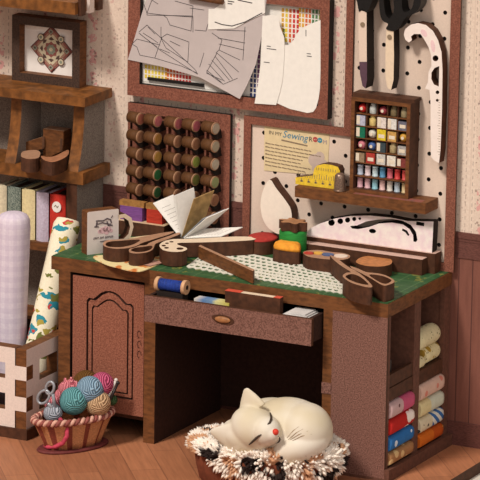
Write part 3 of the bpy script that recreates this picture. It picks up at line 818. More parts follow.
for k in range(7):
    v_ = .42+.075*k; L_ = (.72,.86,.66,.58,.55,.70,.62)[k]; x_ = .05
    while x_ < L_:
        w_ = random.uniform(.03, .08); w_ = min(w_, L_-x_+.01)
        b.strip([pq(x_, v_), pq(x_+w_, v_+.006)], .0042, NY, .0008, 6); x_ += w_+.018
    b.strip([pq(.025, v_), pq(.036, v_)], .006, NY, .0008, 6)
for o_, (u_, v_, r) in enumerate(((.77,.6,.028),(.86,.5,.022),(.9,.68,.03),(.80,.76,.02))):
    p = pq(u_, v_); b.prism(circ(p.x, p.z, r, 9), (0, yp-.0004-.0003*o_, 0), XW, ZW, NY, .0003, 7, 7)
obj('poster', b, [mat('poster_tan', (222, 200, 158), .08, 40), ink, mat('poster_blue', (64, 130, 160), .1, 80), mat('poster_red', (178, 72, 72), .1, 80), mat('poster_teal', (72, 140, 160), .1, 80), mat('poster_mauve', (160, 140, 150), .1, 80), brownink, mat('poster_wash', (200, 178, 166), .1, 30)], label='tan sewing room rules poster in the upper left of the pegboard', cat='poster')

# wall shelf
b = B(); b.box(-.667, -.066, -.150, PF-.0005, 1.012, 1.058, 0)
b.prism([(-.40,-.145),(-.09,-.145),(-.09,-.10),(-.40,-.10)], (0,0,1.0585), XW, (0,1,0), (0,0,1), .0005, 1, 1)
obj('wall_shelf', b, [edge, mat('shelf_print', (150, 82, 70), 0, 40, .6, c2=(120,84,76))], label='narrow brown wooden shelf fixed across the pegboard', cat='shelf')

# notions cabinet
zc = 1.0585
cab = thing('notions_cabinet', 'open wooden cubbyhole cabinet of colourful sewing notions on the wall shelf', 'cabinet', (-.29, -.075, zc))
cx0, cx1, cz0, cz1, cyf, cyb = -.428, -.158, zc, 1.462, -.122, -.033
b = B(); t = .016
b.prism([(cx0,cz0),(cx1,cz0),(cx1,cz1),(cx0,cz1)], (0,cyf,0), XW, ZW, NY, cyb-cyf, 0, 1, [[(cx0+t,cz0+t),(cx1-t,cz0+t),(cx1-t,cz1-t),(cx0+t,cz1-t)]])
obj('case', b, [edge, edge2], cab)
b = B(); b.box(cx0-.004, cx1+.008, cyf+.02, cyb, cz1, cz1+.014); obj('top_board', b, [edge2], cab)
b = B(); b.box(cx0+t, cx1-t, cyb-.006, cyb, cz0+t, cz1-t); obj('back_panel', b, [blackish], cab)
ix0, ix1, iz0, iz1 = cx0+t, cx1-t, cz0+t, cz1-t
zr = [iz0, iz0+.054, iz0+.112]; uh = (iz1-zr[2])/5
shz = [zr[1], zr[2]] + [zr[2]+uh*k for k in range(1, 5)]
for k, z in enumerate(shz):
    b = B(); b.box(ix0, ix1, cyf+.012, cyb-.006, z-.004, z); obj('shelf', b, [edge], cab)
for k in range(1, 5):
    x = ix0+(ix1-ix0)*k/5; b = B(); b.box(x-.0025, x+.0025, cyf+.016, cyb-.006, zr[2], iz1); obj('divider', b, [edge2], cab)
upper = [[(206,44,40,'s','red pincushion'),(196,200,196,'j','clear glass jar'),(160,62,72,'s','dark red'),(120,104,74,'j','olive'),(150,136,104,'j','khaki')],
         [(184,184,204,'b','pale lilac'),(216,190,120,'j','yellow'),(226,214,206,'b','white striped'),(224,220,214,'b','white'),(112,112,128,'b','slate')],
         [(20,112,84,'b','deep green'),(220,216,200,'s','white'),(226,200,50,'b','bright yellow'),(206,160,90,'b','tan'),(214,160,60,'s','orange')],
         [(206,120,132,'s','pink'),(70,100,160,'s','blue and red'),(60,74,80,'b','dark grey'),(170,150,110,'j','beige'),(176,172,168,'b','light grey')],
         [(150,126,100,'b','brown'),(180,60,52,'b','brick red'),(206,202,196,'b','off-white'),(232,224,212,'b','cream white'),(130,60,56,'b','maroon')]]
# photo has four tall rows plus a short one
rown = ['top', 'second', 'third', 'fourth', 'fifth']
rnd0 = random.Random(5)
def notion(x, z, w, h, kd, c, lb, grp):
    b = B(); y = -.088; m = mat('notion_%d_%d_%d' % c, c, .3, 90, .5)
    name = 'notion_box'
    if kd == 's':
        r = min(w, h)*.46; b.ball((x, y, z+r), r, 0, 14); b.cyl((x, y-r*.9, z+r), (x, y-r*1.06, z+r), r*.35, 10, 1); name = 'button_ball'
    elif kd == 'j':
        r = w*.40; b.lathe((x, y, z), [(r*.9,0),(r,.003),(r,h*.62),(r*.7,h*.74),(r*.75,h*.76),(r*.75,h*.9),(r*.6,h*.92)], 14, 0); name = 'notion_jar'
    elif kd == 'r':
        r = w*.40; b.lathe((x, y, z), [(r,0),(r,.005),(r*.86,.006),(r*.9,h*.78),(r,h*.79),(r,h*.88)], 14, 0); b.cyl((x, y, z+h*.88), (x, y, z+h*.9), r*.3, 8, 1); name = 'thread_reel'
    else:
        hb = rnd0.uniform(.74, .92); b.box(x-w*.46, x+w*.46, y-.022, y+.03, z, z+h*hb, 0)
        if rnd0.random() < .5: b.box(x-w*.30, x+w*.34, y-.0228, y-.0219, z+h*.2, z+h*.5, 1)
        else: b.box(x-w*.46, x-w*.1, y-.0228, y-.0219, z+h*.1, z+h*hb*.95, 1)
    obj(name, b, [m, mat('notion_pale', (224, 210, 190), .1, 60)], label=lb, cat='sewing notion', group=grp)
for r in range(5):
    zz_ = zr[2]+uh*(4-r)+.0002
    for k in range(5):
        c = upper[r][k]; w = (ix1-ix0)/5
        nm = {'s': 'round button ball', 'j': 'little jar', 'b': 'little box'}[c[3]]
        notion(ix0+w*(k+.5), zz_, w*.88, uh*.95, c[3], c[:3], '%s %s in the cabinet, %s row, cubby %d from the left' % (c[4], nm, rown[r], k+1), 'notions in the cabinet cubbies')
lower = [[(176,184,200,'grey blue'),(222,200,204,'blush'),(190,208,214,'ice blue'),(84,140,176,'blue'),(196,100,112,'rose'),(206,66,66,'red'),(204,80,76,'coral red')],
         [(206,160,170,'dusty pink'),(214,170,176,'soft pink'),(140,190,204,'aqua'),(222,184,180,'salmon'),(216,206,194,'ivory'),(176,190,202,'silver blue'),(222,196,150,'straw')]]
for r in range(2):
    for k in range(7):
        c = lower[r][k]; w = (ix1-ix0)/7
        notion(ix0+w*(k+.5), zr[1-r]+.0002, w*.98, .050, 'r', c[:3], '%s thread reel in the cabinet, %s of its two low rows, number %d along' % (c[3], ('upper', 'lower')[r], k+1), 'thread reels in the cabinet')

# tape measure and thimble on shelf
ytm = -.115
tm = thing('tape_measure', 'yellow tape measure cutout at the left end of the wall shelf', 'tape measure', (PY(315, 186, ytm).x, ytm, zc))
tp = [(295.5,177.5),(313,175.5),(314,169),(317,165.5),(324,164),(332,165),(338,167),(340,171),(338,187)]
pts = wallpts(tp, ytm); pts = [(a, max(c, zc)) for a, c in pts]; q = wallpts([(338,190)], ytm)[0]
pts = pts[:-1] + [(pts[-1][0], zc), (pts[0][0], zc)]
b = B(); b.prism(pts, (0,ytm,0), XW, ZW, NY, .045, 0, 1)
obj('tape', b, [mat('tape_yellow', (236, 200, 60), .22, 60, .6), edge2], tm)
b = B(); za = zc+.012
for k in range(17):
    x = pts[0][0]+.012+.011*k
    if x < pts[-3][0]-.01: b.box(x-.001, x+.001, ytm-.001, ytm, zc+.034, zc+(.050 if k % 3 else .056)); 
    if k % 3 == 1 and x < pts[-3][0]-.02: b.box(x, x+.012, ytm-.001, ytm, zc+.014, zc+.020); b.box(x+.004, x+.007, ytm-.001, ytm, zc+.014, zc+.030)
cxx = (pts[2][0]+pts[6][0])/2
for k in range(9): b.box(cxx-.045+.011*k, cxx-.043+.011*k, ytm-.001, ytm, zc+.072, zc+.083)
obj('tick_mark', b, [brownink], tm)
p = PY(340.5, 187, -.125)
b = B(); b.lathe((p.x-.002, -.128, zc), [(.024,0),(.026,.004),(.025,.01),(.023,.05),(.021,.066),(.014,.074),(.005,.077)], 20)
b.lathe((p.x-.002, -.128, zc), [(.0265,.0),(.0265,.006)], 20)
obj('thimble', b, [mat('thimble_metal', (150, 124, 108), .4, 160, .35, metal=.6)], label='dull metal thimble on the wall shelf right of the tape measure', cat='thimble')

# hanging tools
FH = -.105
def hang(name, label, cat, px0):
    p = PY(px0[0], px0[1], FH); return thing(name, label, cat, (p.x, FH+.03, p.z))
sc1 = hang('sewing_scissors', 'scissors with plum sheathed tip hanging leftmost on the pegboard', 'scissors', (364, 88))
b = B(); wallcut(b, [(358.5,10),(366.5,12),(366.8,62),(359.5,62),(358.5,40)], FH, .068); obj('blade', b, [pegwhite, blackish], sc1)
b = B(); wallcut(b, [(359.3,62),(367,62),(367,80),(365.5,88.5),(362.5,86),(360,74)], FH-.004, .069); obj('sheath', b, [mat('plum', (92, 66, 80), .2, 60), blackish], sc1)
b = B(); wallcut(b, [(352,-40),(350,-22),(353,-8),(357,2),(359,12),(362,9),(366.5,12.5),(371,4),(374,-6),(376,-22),(375,-40),(371,-46),(367,-38),(359,-46)], FH-.003, .066, holes=[[(355,-38),(354,-22),(358,-10),(363,-18),(362,-34)], [(368.5,-36),(368.5,-18),(370,-10),(373,-22),(372.5,-36)]], smooth=2); obj('handle', b, [black, black], sc1)
b = B(); pp_ = PY(362.5, 24.5, FH-.002); b.cyl((pp_.x, FH-.004, pp_.z), (pp_.x, FH+.002, pp_.z), .010, 14); obj('pivot', b, [brownink], sc1)
sc2 = hang('sewing_scissors', 'black handled scissors hanging between the plum tipped pair and curved ruler', 'scissors', (388, 90))
b = B(); wallcut(b, [(386.5,27),(393.5,30),(394,55),(393.5,80),(391,90),(387.5,88),(385.5,78),(385.5,50)], FH, .055); obj('blade', b, [cream, blackish], sc2)
b = B(); wallcut(b, [(386,29),(388,24),(383,21),(380,14),(379,-4),(381,-14),(397,-14),(398,-2),(401,-14),(418,-14),(421,0),(419,8),(413,14),(406,17),(400,26),(394,31)], FH-.004, .06,
     holes=[[(384,-4),(385,12),(388,18),(391,17),(394,8),(392,-4)], [(403,-5),(402,6),(404,12),(409,11),(413,5),(413,-6)]], smooth=3)
obj('handle', b, [black, black], sc2)
b = B(); pp_ = PY(389.5, 37, FH-.002); b.cyl((pp_.x, FH-.004, pp_.z), (pp_.x, FH+.002, pp_.z), .010, 14); obj('pivot', b, [brownink], sc2)
# cane shaped ruler
FR = -.085
cu = [(403.8,35),(405,29),(411,24.5),(418,23),(426,25),(433,31),(438,40),(441.5,52),(442.5,70),(442,110),(440.5,150),(439,163),(435,161),(431,157),(430.5,130),(430.5,101),(429.5,90),(425,88.5),(428,82),(428.5,72),(431.5,66),(431,55),(428.5,47),(424,39),(420.5,34),(414,34),(411,36.5),(412,40),(409,42.5),(405.5,40)]
b = B(); dh = [(439.5,65),(434,66.5),(430.5,71),(430,79),(433,85),(439,87.5)]
dh = [(a+.3, c) for a, c in dh]
wallcut(b, cu, FR, .05, holes=[circ(435.5,58.3,3,12), [(439.3,66),(434.5,68),(431.5,72.5),(431.3,79),(434,84.5),(438.8,86.5)], circ(437.5,92.3,1.9,8), circ(437.3,100.3,1.5,8)], smooth=0)
for k in range(22):
    p = PY(440.2, 100+2.6*k, FR); b.strip([(p.x, FR, p.z), (p.x-(.012 if k % 5 == 0 else .007), FR, p.z)], .0015, NY, .0006, 2)
p = PY(424, 33, FR); b.prism(circ(p.x, p.z, .018, 10, .012, -.8), (0, FR-.0007, 0), XW, ZW, NY, .0006, 3, 3)
p = PY(433, 46, FR); b.prism(circ(p.x, p.z, .010, 10, .026, .2), (0, FR-.0007, 0), XW, ZW, NY, .0006, 3, 3)
obj('curved_ruler', b, [mat('ruler_white', (238, 224, 216), .05, 60), edge2, brownink, mat('ruler_pink', (234, 200, 202), .08, 60)], label='white cane-shaped curved ruler hanging at the right of the pegboard', cat='ruler')
# teardrop curve
b = B(); wallcut(b, [(269.5,179.5),(276,188),(286,201),(291,210),(291.5,222),(288,231),(281,234.5),(272,231),(264,222),(260.5,207),(262.5,192)], -.088, .058, smooth=3)
obj('teardrop_curve', b, [mat('curve_white', (236, 222, 208), .05, 60), edge2], label='white teardrop-shaped drafting curve on the pegboard below the poster', cat='drafting curve')

# ================================================================== ON THE DESK, BACK ROW
zd = DH+.0004
lpink = mat('pale_rose_ruler', (206, 172, 158), .1, 50, .5)
b = B(); b.box(-.648, -.075, -.150, -.100, zd, .818, 0, top=1)
obj('wooden_ruler', b, [edge2, lpink], label='thick wooden ruler lying along the desk back, front one of two', cat='ruler')
b = B(); b.box(-.660, -.040, -.0995, -.034, zd, .836, 0, top=1)
obj('wooden_ruler', b, [edge2, lpink], label='taller rear wooden ruler on the desk carrying the blush pink french curve', cat='ruler')
FC = -.088
fo_ = [(306,232),(311,228),(320,223.5),(335,218.5),(350,216),(370,215.5),(390,217.5),(408,221),(433.5,221.5),(432,251),(431.5,253),(400,248),(360,242.5),(308,236)]
pts = wallpts(fo_, FC)
def onbase(P, z): return [(a, max(c, z)) for a, c in P]
pts = wallpts(fo_[:10], FC) + [(wallpts([(432,252)], FC)[0][0], .8365), (wallpts([(308,236)], FC)[0][0], .8365)]
hs = [circ(331.5,222.6,3.3,12), circ(340.3,221.2,2.9,12), circ(347.6,220,2.6,12), circ(354.2,219,2.1,10), circ(359.8,218.6,1.4,8), circ(372.5,231,3.6,10,2.3,.15),
      [(350,226),(357,225.5),(366,221.5),(378,219.5),(392,218.8),(402,220.5),(411,225),(416,232),(417.5,240),(416,242),(413.5,241.5),(413,235),(409.5,229),(403,224.5),(392,222.5),(379,223.5),(369,227),(358,229.2),(352,228.5)],
      [(416.5,220.5+1),(424.3,222.6),(424,226.2),(416,225)], [(402.5,228.5),(407,230.5),(409.5,235),(408,236),(405.5,232.5),(402,230.5)]]
b = B(); b.prism(pts, (0,FC,0), XW, ZW, NY, .048, 0, 1, [wallpts(h, FC) for h in hs])
obj('french_curve', b, [mat('curve_blush', (232, 210, 214), 0, 34, .7, c2=(240, 230, 224)), blackish], label='long blush pink french curve with cut-out swirl standing at the desk back', cat='french curve')
b = B()
def bookbase(): pass

# scalloped green spool
p = PZ(292, 248, zd)
gs = thing('thread_spool', 'stubby spool of green thread with scalloped brown flanges near the desk back', 'thread spool', (p.x, -.165, zd))
gx, gy = PY(293, 235, -.165).x, -.165
def flower(cx, cy, r, n=6):
    return [(cx+(r+.012*cos(n*t))*cos(t), cy+(r*.8+.010*cos(n*t))*sin(t)) for t in [2*pi*k/60 for k in range(60)]]
b = B(); b.prism(flower(gx, gy, .052), (0,0,zd+.030), XW, (0,1,0), (0,0,1), .030, 0, 1); obj('flange', b, [edge, edge2], gs)
b = B(); b.lathe((gx, gy, zd+.030), [(.056,0),(.060,.008),(.060,.086),(.056,.094)], 28, 0, 1, .8); obj('thread', b, [mat('green_thread', (38, 138, 56), .4, 160, .7, stretch=(.2,.2,3))], gs)
b = B(); b.prism(flower(gx, gy, .054), (0,0,zd+.162), XW, (0,1,0), (0,0,1), .037, 0, 1); obj('flange', b, [mat('spool_tan', (176,124,84), .35, 50), edge2], gs)
# red pincushion
def cushion(px_top, ztop, colr, label, dome, name='pincushion', tm_=None):
    P = flatpts(px_top, ztop); P = catmull(P, 4)
    ccx = sum(a for a, c in P)/len(P); ccy = sum(c for a, c in P)/len(P)
    t = thing(name, label, 'pincushion', (ccx, ccy, zd))
    b = B(); b.prism(P, (0,0,ztop), XW, (0,1,0), (0,0,1), ztop-zd, 0, 1); obj('wooden_base', b, [edge2, edge2], t)
    b = B(); k = len(P); rings = []
    for s_, h in ((.97, 0), (.96, dome*.35), (.88, dome*.75), (.66, dome), (.3, dome*1.05)):
        rings.append([b.bm.verts.new((ccx+(a-ccx)*s_, ccy+(c-ccy)*s_, ztop+.0002+h)) for a, c in P])
    for i in range(4):
        for j in range(k):
            f = b.bm.faces.new((rings[i][j], rings[i][(j+1)%k], rings[i+1][(j+1)%k], rings[i+1][j])); f.smooth = True
    b.bm.faces.new(rings[0]); f = b.bm.faces.new(rings[-1]); f.smooth = True
    obj('cushion_top', b, [mat('cushion_'+label[:8], colr, .25, 60, .8)], t)
    return t
cushion([(249,236),(262,233.5),(276,235),(278,239),(270,242),(256,242.5),(248,240)], zd+.055, (176, 52, 46), 'low red cushion with wooden base behind the lace', .012)
cushion([(275,246),(288,244.5),(300,247),(301,250),(299,252.5),(286,251.5),(274,249)], zd+.055, (240, 158, 50), 'orange topped cushion with wooden base in front of the green spool', .03)
# button tray
b = B(); tp_ = [(303,252.5),(308,250.5),(320,250),(332,252),(343,253),(350,255.5),(348,258.5),(340,260),(330,259.5),(320,258.5),(308,256.5)]
flatcut(b, tp_, zd+.058, .058, smooth=3)
bt = obj('button_tray', b, [tan, edge2], label='bean-shaped wooden tray cutout with painted red, yellow and blue buttons', cat='tray')
for i, (px, py, rx, colr) in enumerate(((309,253.5,.022,(190,64,52)),(318,253.5,.022,(228,176,72)),(328,255,.026,(76,96,140)),(341,256.5,.03,(232,212,196)))):
    p = PZ(px, py, zd+.058); b = B(); b.prism(circ(p.x, p.y, rx, 16, rx*.9), (0,0,p.z+.004), XW, (0,1,0), (0,0,1), .0038, 0, 0)
    obj('button_patch', b, [mat('button_%d' % i, colr, .2, 60, .5)], bt, label=['red', 'yellow', 'blue', 'cream'][i]+' painted patch')
# round wooden disc
b = B(); flatcut(b, [(356,261),(362,257),(374,255.5),(386,257),(392,260.5),(390,264.5),(380,266.5),(368,266),(359,264)], zd+.052, .052, smooth=4)
obj('wooden_disc', b, [mat('disc_amber', (196, 128, 76), .3, 40, .6), edge2], label='oval amber-topped wooden disc behind the small scissors', cat='wooden disc')
# small scissors cutout, right
b = B(); zs_ = zd+.075
flatcut(b, [(330,255.5),(335,257),(348,266.5),(356,271),(363,276),(371,284),(372,287),(366,287),(352,283),(344,278),(343,275),(347,272.5),(351,272),(343,267),(335,261)], zs_, .075,
        holes=[[(345.5,276.3),(351,274),(358,275.6),(364,279.6),(368.5,284.6),(360,283.6),(350,280)]], smooth=3)
flatcut(b, [(350,266),(358,268.5),(366,272),(375,273),(385,275),(394,280),(393,283),(386,285.5),(381,284.5),(372,279),(362,273.5),(353,269)], zs_-.006, .069,
        holes=[[(369,274.8),(379,275.2),(387,277.5),(391.5,280.6),(386,283.8),(379,281.8)]], smooth=3)
obj('wooden_scissors', b, [tan, edge2], label='thick wooden scissors cutout at the right front of the desk top', cat='scissors')

# ================================================================== LACE
b = B()
zl = zd+.003
def lq(u_, v_):
    A = Vector((186,266.5)); Bq = Vector((344,293.5)); C = Vector((348,274)); D = Vector((214,246))
    p = (A*(1-u_)+Bq*u_)*(1-v_)+(D*(1-u_)+C*u_)*v_
    return PZ(p.x, p.y, zl)
nu, nv = 46, 12
outer = [lq(k/nu, 0-(.03 if k % 2 else -.02)) for k in range(nu+1)] + [lq(1, k/nv) for k in range(1, nv)] + [lq(1-k/nu, 1) for k in range(nu+1)] + [lq(0, 1-k/nv) for k in range(1, nv)]
hl = []
for j in range(7):
    n_ = 24 if j not in (1, 2) else 40
    for k in range(n_):
        u_ = (k+.5+(.5 if j % 2 else 0))/(n_+.8); v_ = .09+.135*j
        du, dv = .38/n_, (.048 if n_ == 24 else .036)
        if (k*7+j*3) % 5 == 0: dv *= .6
        hl.append([lq(u_+du*cos(t), v_+dv*sin(t)) for t in [2*pi*i/6 for i in range(6)]])
b.prism([(p.x, p.y) for p in outer], (0,0,zl), XW, (0,1,0), (0,0,1), .003, 0, 0, [[(p.x, p.y) for p in h] for h in hl])
obj('lace_doily', b, [mat('lace_white', (226, 222, 208), .12, 120, .9)], label='strip of white openwork lace lying along the front of the green desk top', cat='lace')

# ================================================================== ON THE DESK, LEFT
# cloth scraps
M, N, L, bs = node_mat('leaf_print_cloth', .85, .2)
tc = N.new('ShaderNodeTexCoord'); vec = tc.outputs['Object']
col = mixc(N, L, noise(N, L, vec, 24, 3), (222, 200, 138), (236, 222, 176))
r_ = N.new('ShaderNodeValToRGB'); L.new(noise(N, L, vec, 13, 3), r_.inputs[0]); r_.color_ramp.elements[0].position = .52; r_.color_ramp.elements[1].position = .58
r_.color_ramp.elements[0].color = (0,0,0,1); r_.color_ramp.elements[1].color = (1,1,1,1)
col = mixc(N, L, r_.outputs[0], col, (204, 122, 62)); L.new(col, bs.inputs['Base Color'])
b = B(); flatcut(b, [(93,257),(104,255),(122,257),(140,258),(160,256),(176,252.5),(180,256),(170,261),(160,263.5),(150,268),(140,271),(128,270),(118,267.3),(106,264)], zd+.004, .004, smooth=3)
obj('fabric_scrap', b, [M, M], label='scalloped cream and orange fabric scrap under the wooden scissors at left', cat='fabric scrap', group='fabric scraps on the desk')
b = B(); flatcut(b, [(128,262),(147,259),(166,262),(150,266)], zd+.007, .0025)
obj('fabric_scrap', b, [mat('scrap_rose', (196,150,132), .3, 40), edge2], label='small rose pointed scrap lying on the cream and orange one', cat='fabric scrap', group='fabric scraps on the desk')
# mug cutout
O = PZ(87, 255, zd); mu = Vector((.57, .82, 0)).normalized(); mn = Vector((.82, -.57, 0)).normalized(); mw, mh = .147, .185
mug = thing('mug_cutout', 'thick wooden mug cutout printed with a sewing machine at the left desk end', 'mug', (O.x, O.y, zd))
b = B(); b.prism([(0,0),(mw,0),(mw,mh-.004),(mw-.006,mh),(.006,mh),(0,mh-.004)], O, mu, ZW, mn, .052, 0, 1); obj('body', b, [mat('mug_white', (222, 212, 206), .05, 40), edge], mug)
b = B(); hc = []
arc = [(mw-.004, .158), (mw+.030, .160), (mw+.060, .140), (mw+.070, .100), (mw+.058, .058), (mw+.028, .036), (mw-.004, .040)]
arci = [(mw-.004, .054), (mw+.024, .052), (mw+.046, .070), (mw+.054, .100), (mw+.046, .128), (mw+.024, .144), (mw-.004, .143)]
b.prism(arc+arci, O, mu, ZW, mn, .045, 0, 1); obj('handle', b, [cream, edge2], mug)
b = B()
def mp3(a, c, o=.0006): return O + mu*a + Vector((0,0,c)) + mn*o
def mstrip(pts, w, m): b.strip([mp3(a, c) for a, c in pts], w, mn, .001, m)
mstrip([(.042,.142),(.052,.142),(.075,.140),(.092,.148),(.108,.142),(.112,.128)], .006, 0); mstrip([(.045,.135),(.042,.118)], .008, 0); mstrip([(.05,.128),(.07,.132),(.09,.126),(.11,.122)], .005, 0); mstrip([(.112,.15),(.118,.158)], .004, 0); mstrip([(.034,.118),(.052,.116)], .005, 0); mstrip([(.092,.135),(.098,.118),(.116,.116)], .006, 0)
for (a, c, r) in ((.07,.098,.014),(.085,.104,.013),(.1,.1,.013),(.09,.09,.012),(.058,.095,.009),(.112,.094,.008)):
    b.prism(circ(a, c, r, 9), mp3(0,0,.0008), mu, ZW, mn, .0006, 1, 1)
for (a0, a1) in ((.030,.052),(.060,.078),(.084,.118)):
    x_ = a0
    while x_ < a1: mstrip([(x_, .064+.002*((x_*1000) % 2)), (x_+.003, .072)], .003, 0); x_ += .0065
mstrip([(.06,.052),(.1,.054)], .003, 0)
obj('sewing_machine_print', b, [mat('mug_ink', (104, 92, 96), .1, 60), mat('mug_rose', (222, 184, 188), .15, 90)], mug)
# thread cards on a tray at the back
tw = PZ(130, 236, zd)
ty0 = -.170; tz = zd+.062
tx0 = PY(130, 220, ty0).x; tx1 = PY(164, 225, ty0).x
b = B(); b.box(tx0-.09, tx1, ty0, -.07, zd, tz, 0, top=1)
obj('wooden_tray', b, [edge2, mat('tray_top', (214,186,150), .15, 60)], label='low wooden block carrying the purple and red thread at the desk back', cat='wooden block')
for nm, (pxa, pxb), colr in (('purple', (119.5, 144), (138, 84, 158)), ('red', (146, 164), (204, 62, 44))):
    a0 = PY(pxa, 215, -.14).x; a1 = PY(pxb, 218, -.14).x
    t = thing('thread_card', '%s thread wound on a wooden card at the desk back' % nm, 'thread card', ((a0+a1)/2, -.12, tz))
    b = B(); b.box(a0+.006, a1-.006, -.146, -.106, tz+.0002, tz+.060); 
    obj('thread', b, [mat(nm+'_thread', colr, .4, 90, .8, stretch=(.2,.2,6), bump=.5)], t)
    b = B(); b.box(a0, a1, -.143, -.110, tz+.060, tz+.082, 0, front=0); obj('card', b, [mat('card_amber', (172, 122, 66), .35, 60), edge2], t)
b = B(); flatcut(b, [(122,243),(130,237.5),(166,233),(170,237),(160,240),(140,244)], zd+.022, .021)
obj('paper_strip', b, [mat('paper_butter', (226, 206, 164), .1, 50), edge2], label='cream card strip lying before the low wooden thread block', cat='card')
# big wooden scissors cutout at left
b = B(); zs2 = zd+.062
flatcut(b, [(104,242),(108,240),(118,239.5),(128,239.5),(138,237.5),(150,235),(164,232.5),(174,231.5),(170,234),(156,238.5),(148,241),(142,243),(136,246),(128,248),(116,248.8),(106,247),(103,244.5)], zs2, .062,
        holes=[[(105.6,243.8),(110,241.5),(122,240.6),(134,239.6),(140,239.8),(138,242),(131,245.2),(120,247.2),(108,246.5)]], smooth=3)
flatcut(b, [(129,249.5),(133,246.8),(140,245.5),(146,245),(150,242.5),(158,239.5),(170,235.5),(178,232.5),(180,234),(168,239),(156,243.5),(154,247),(152,250),(146,252.5),(136,253.5),(130,252.5)], zs2-.004, .058,
        holes=[[(130.8,250.2),(135,247.8),(144,246.6),(151,245.6),(152.6,247.2),(150,249.8),(144,251.6),(136,252)]], smooth=3)
obj('wooden_scissors', b, [tan, edge2], label='big thick wooden scissors cutout with two loops beside the mug cutout', cat='scissors')
# spiral-headed french curve with long arm
b = B(); zf = zd+.066
flatcut(b, [(159.5,246),(161,243),(166,240.5),(174,239),(182,239),(196,238.5),(215,237.5),(235,236.5),(253,236.8),(256,238),(253,240),(235,241.2),(215,242),(196,242.5),(180,242.8),(177,244),(180,245.5),(186,247.5),(187,249.5),(182,251.5),(172,251.8),(163,250)], zf, .0625,
        holes=[circ(163.8,245.6,2.2,8,.9), circ(166.5,247.8,2.4,8,.9), circ(171.5,241.8,2.2,8,.7), circ(167,243.2,2.0,8,.7), circ(180,248.6,3.6,10,1.2)], smooth=2)
obj('french_curve', b, [cream, edge2], label='cream-topped wooden french curve with a round pierced head and long arm', cat='french curve')
# slanting bar
zb_ = zd+.056
b = B(); flatcut(b, [(198.5,246.2),(200.3,244.8),(254.6,269.6),(253,271.2)], zb_, .0525)
obj('wooden_bar', b, [tan, edge], label='long wooden bar slanting across the lace towards the desk front', cat='wooden bar')

# open book
spz = zd+.005
sp = PY(181, 239.5, -.215)
spx, spy = sp.x, sp.y
spz0 = PY(181, 239, spy).z
bkm = thing('open_book', 'open book with fanned pages standing behind the french curve', 'book', (spx, spy, zd))
pgm = [mat('page_white', (236, 232, 226), .06, 60), mat('page_grey', (150, 154, 160), .3, 40), mat('page_photo', (196, 160, 106), .4, 30), mat('page_ink', (168, 162, 156), .1, 60)]
def page(name, p0, p1, dep, m, lines=0, th=.003):
    """page from the spine point p0 to the outer edge p1 (both x,z at the near edge), depth dep into the room"""
    b = B(); O_ = Vector((p0[0], spy, p0[1])); e = Vector((p1[0]-p0[0], 0, p1[1]-p0[1])); dv = Vector((.051, .086, .026))*(dep/.185)
    nn = e.cross(dv).normalized()*th
    b.obox(O_, e, dv, nn, m)
    nrm = nn.normalized() if nn.dot(Vector((.45,-.86,.24))) > 0 else -nn.normalized()
    base = O_ + (nn if nn.dot(nrm) > 0 else Vector((0,0,0)))
    for k in range(lines):
        f0 = .2+.6*k/max(1, lines-1)
        b.strip([base+e*f0+dv*.18, base+e*f0+dv*(.8 if k % 3 else .6)], .0016, nrm, .0006, 3)
    return obj(name, b, pgm, bkm)
def bp(px, py): p = PY(px, py, spy); return (p.x, p.z)
s0 = bp(181, 238)
page('page', bp(179.5, 237), bp(153, 203), .185, 0, 7)
page('page', bp(180.5, 237), bp(173.5, 196), .185, 0, 8)
page('page', bp(181.2, 237), bp(177, 195), .15, 0)
page('page', bp(182, 237), bp(194, 199), .185, 2)
page('page', bp(183, 238), bp(203, 219), .20, 1)
page('page', bp(184, 238), bp(207, 218), .20, 0)
page('page', bp(184, 238.6), bp(221, 237), .20, 0, 8)
b = B(); b.box(s0[0]-.035, s0[0]+.02, spy, spy+.09, zd, s0[1]-.008); obj('page_block', b, [pgm[0]], bkm)

# ================================================================== DRAWER CONTENTS
zdr = .5755
p = PY(173, 285, YD+.05)
bs_ = thing('thread_spool', 'spool of royal blue thread lying in the open drawer at left', 'thread spool', (p.x, YD+.055, zdr))
y0 = YD+.052; a0 = PY(157, 283, y0); a1 = PY(187, 288, y0); zc_ = (a0.z+a1.z)/2; a0.z = a1.z = zc_
ax = Vector((1,0,0))
b = B(); b.cyl(a0+ax*.016, a1-ax*.016, .024, 22); obj('thread', b, [mat('blue_thread', (36, 70, 168), .5, 110, .6, stretch=(5,.3,.3), bump=.6)], bs_)
for e, s_ in ((a0, 1), (a1, -1)):
    b = B(); b.cyl(e, e+ax*.016*s_, .030, 22, 0); fl = obj('flange', b, [mat('spool_birch', (214, 168, 128), .2, 50)], bs_)
    b = B(); b.cyl(e-ax*.001*s_, e+ax*.002*s_, .010, 12); obj('axle_hole', b, [blackish], fl)
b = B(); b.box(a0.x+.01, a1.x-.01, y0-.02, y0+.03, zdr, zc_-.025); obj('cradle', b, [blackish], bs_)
def incard(px0, px1, y, ztop, m, name, label, cat, th=.03, cols=None):
    xa, xb = PY(px0, 300, y).x, PY(px1, 300, y).x
    b = B(); b.box(xa, xb, y, y+th, zdr, ztop, 0, top=1); return obj(name, b, m, label=label, cat=cat), xa, xb
M, N, L, bs = node_mat('blue_yellow_card', .7, .2)
tc = N.new('ShaderNodeTexCoord'); sx = N.new('ShaderNodeSeparateXYZ'); L.new(tc.outputs['Object'], sx.inputs[0])
rr = N.new('ShaderNodeValToRGB'); mr = N.new('ShaderNodeMapRange'); L.new(sx.outputs[0], mr.inputs[0]); mr.inputs[1].default_value = -.08; mr.inputs[2].default_value = .08; L.new(mr.outputs[0], rr.inputs[0])
rr.color_ramp.elements[0].color = (*lin((214,206,196)),1); rr.color_ramp.elements[1].color = (*lin((196,182,84)),1)
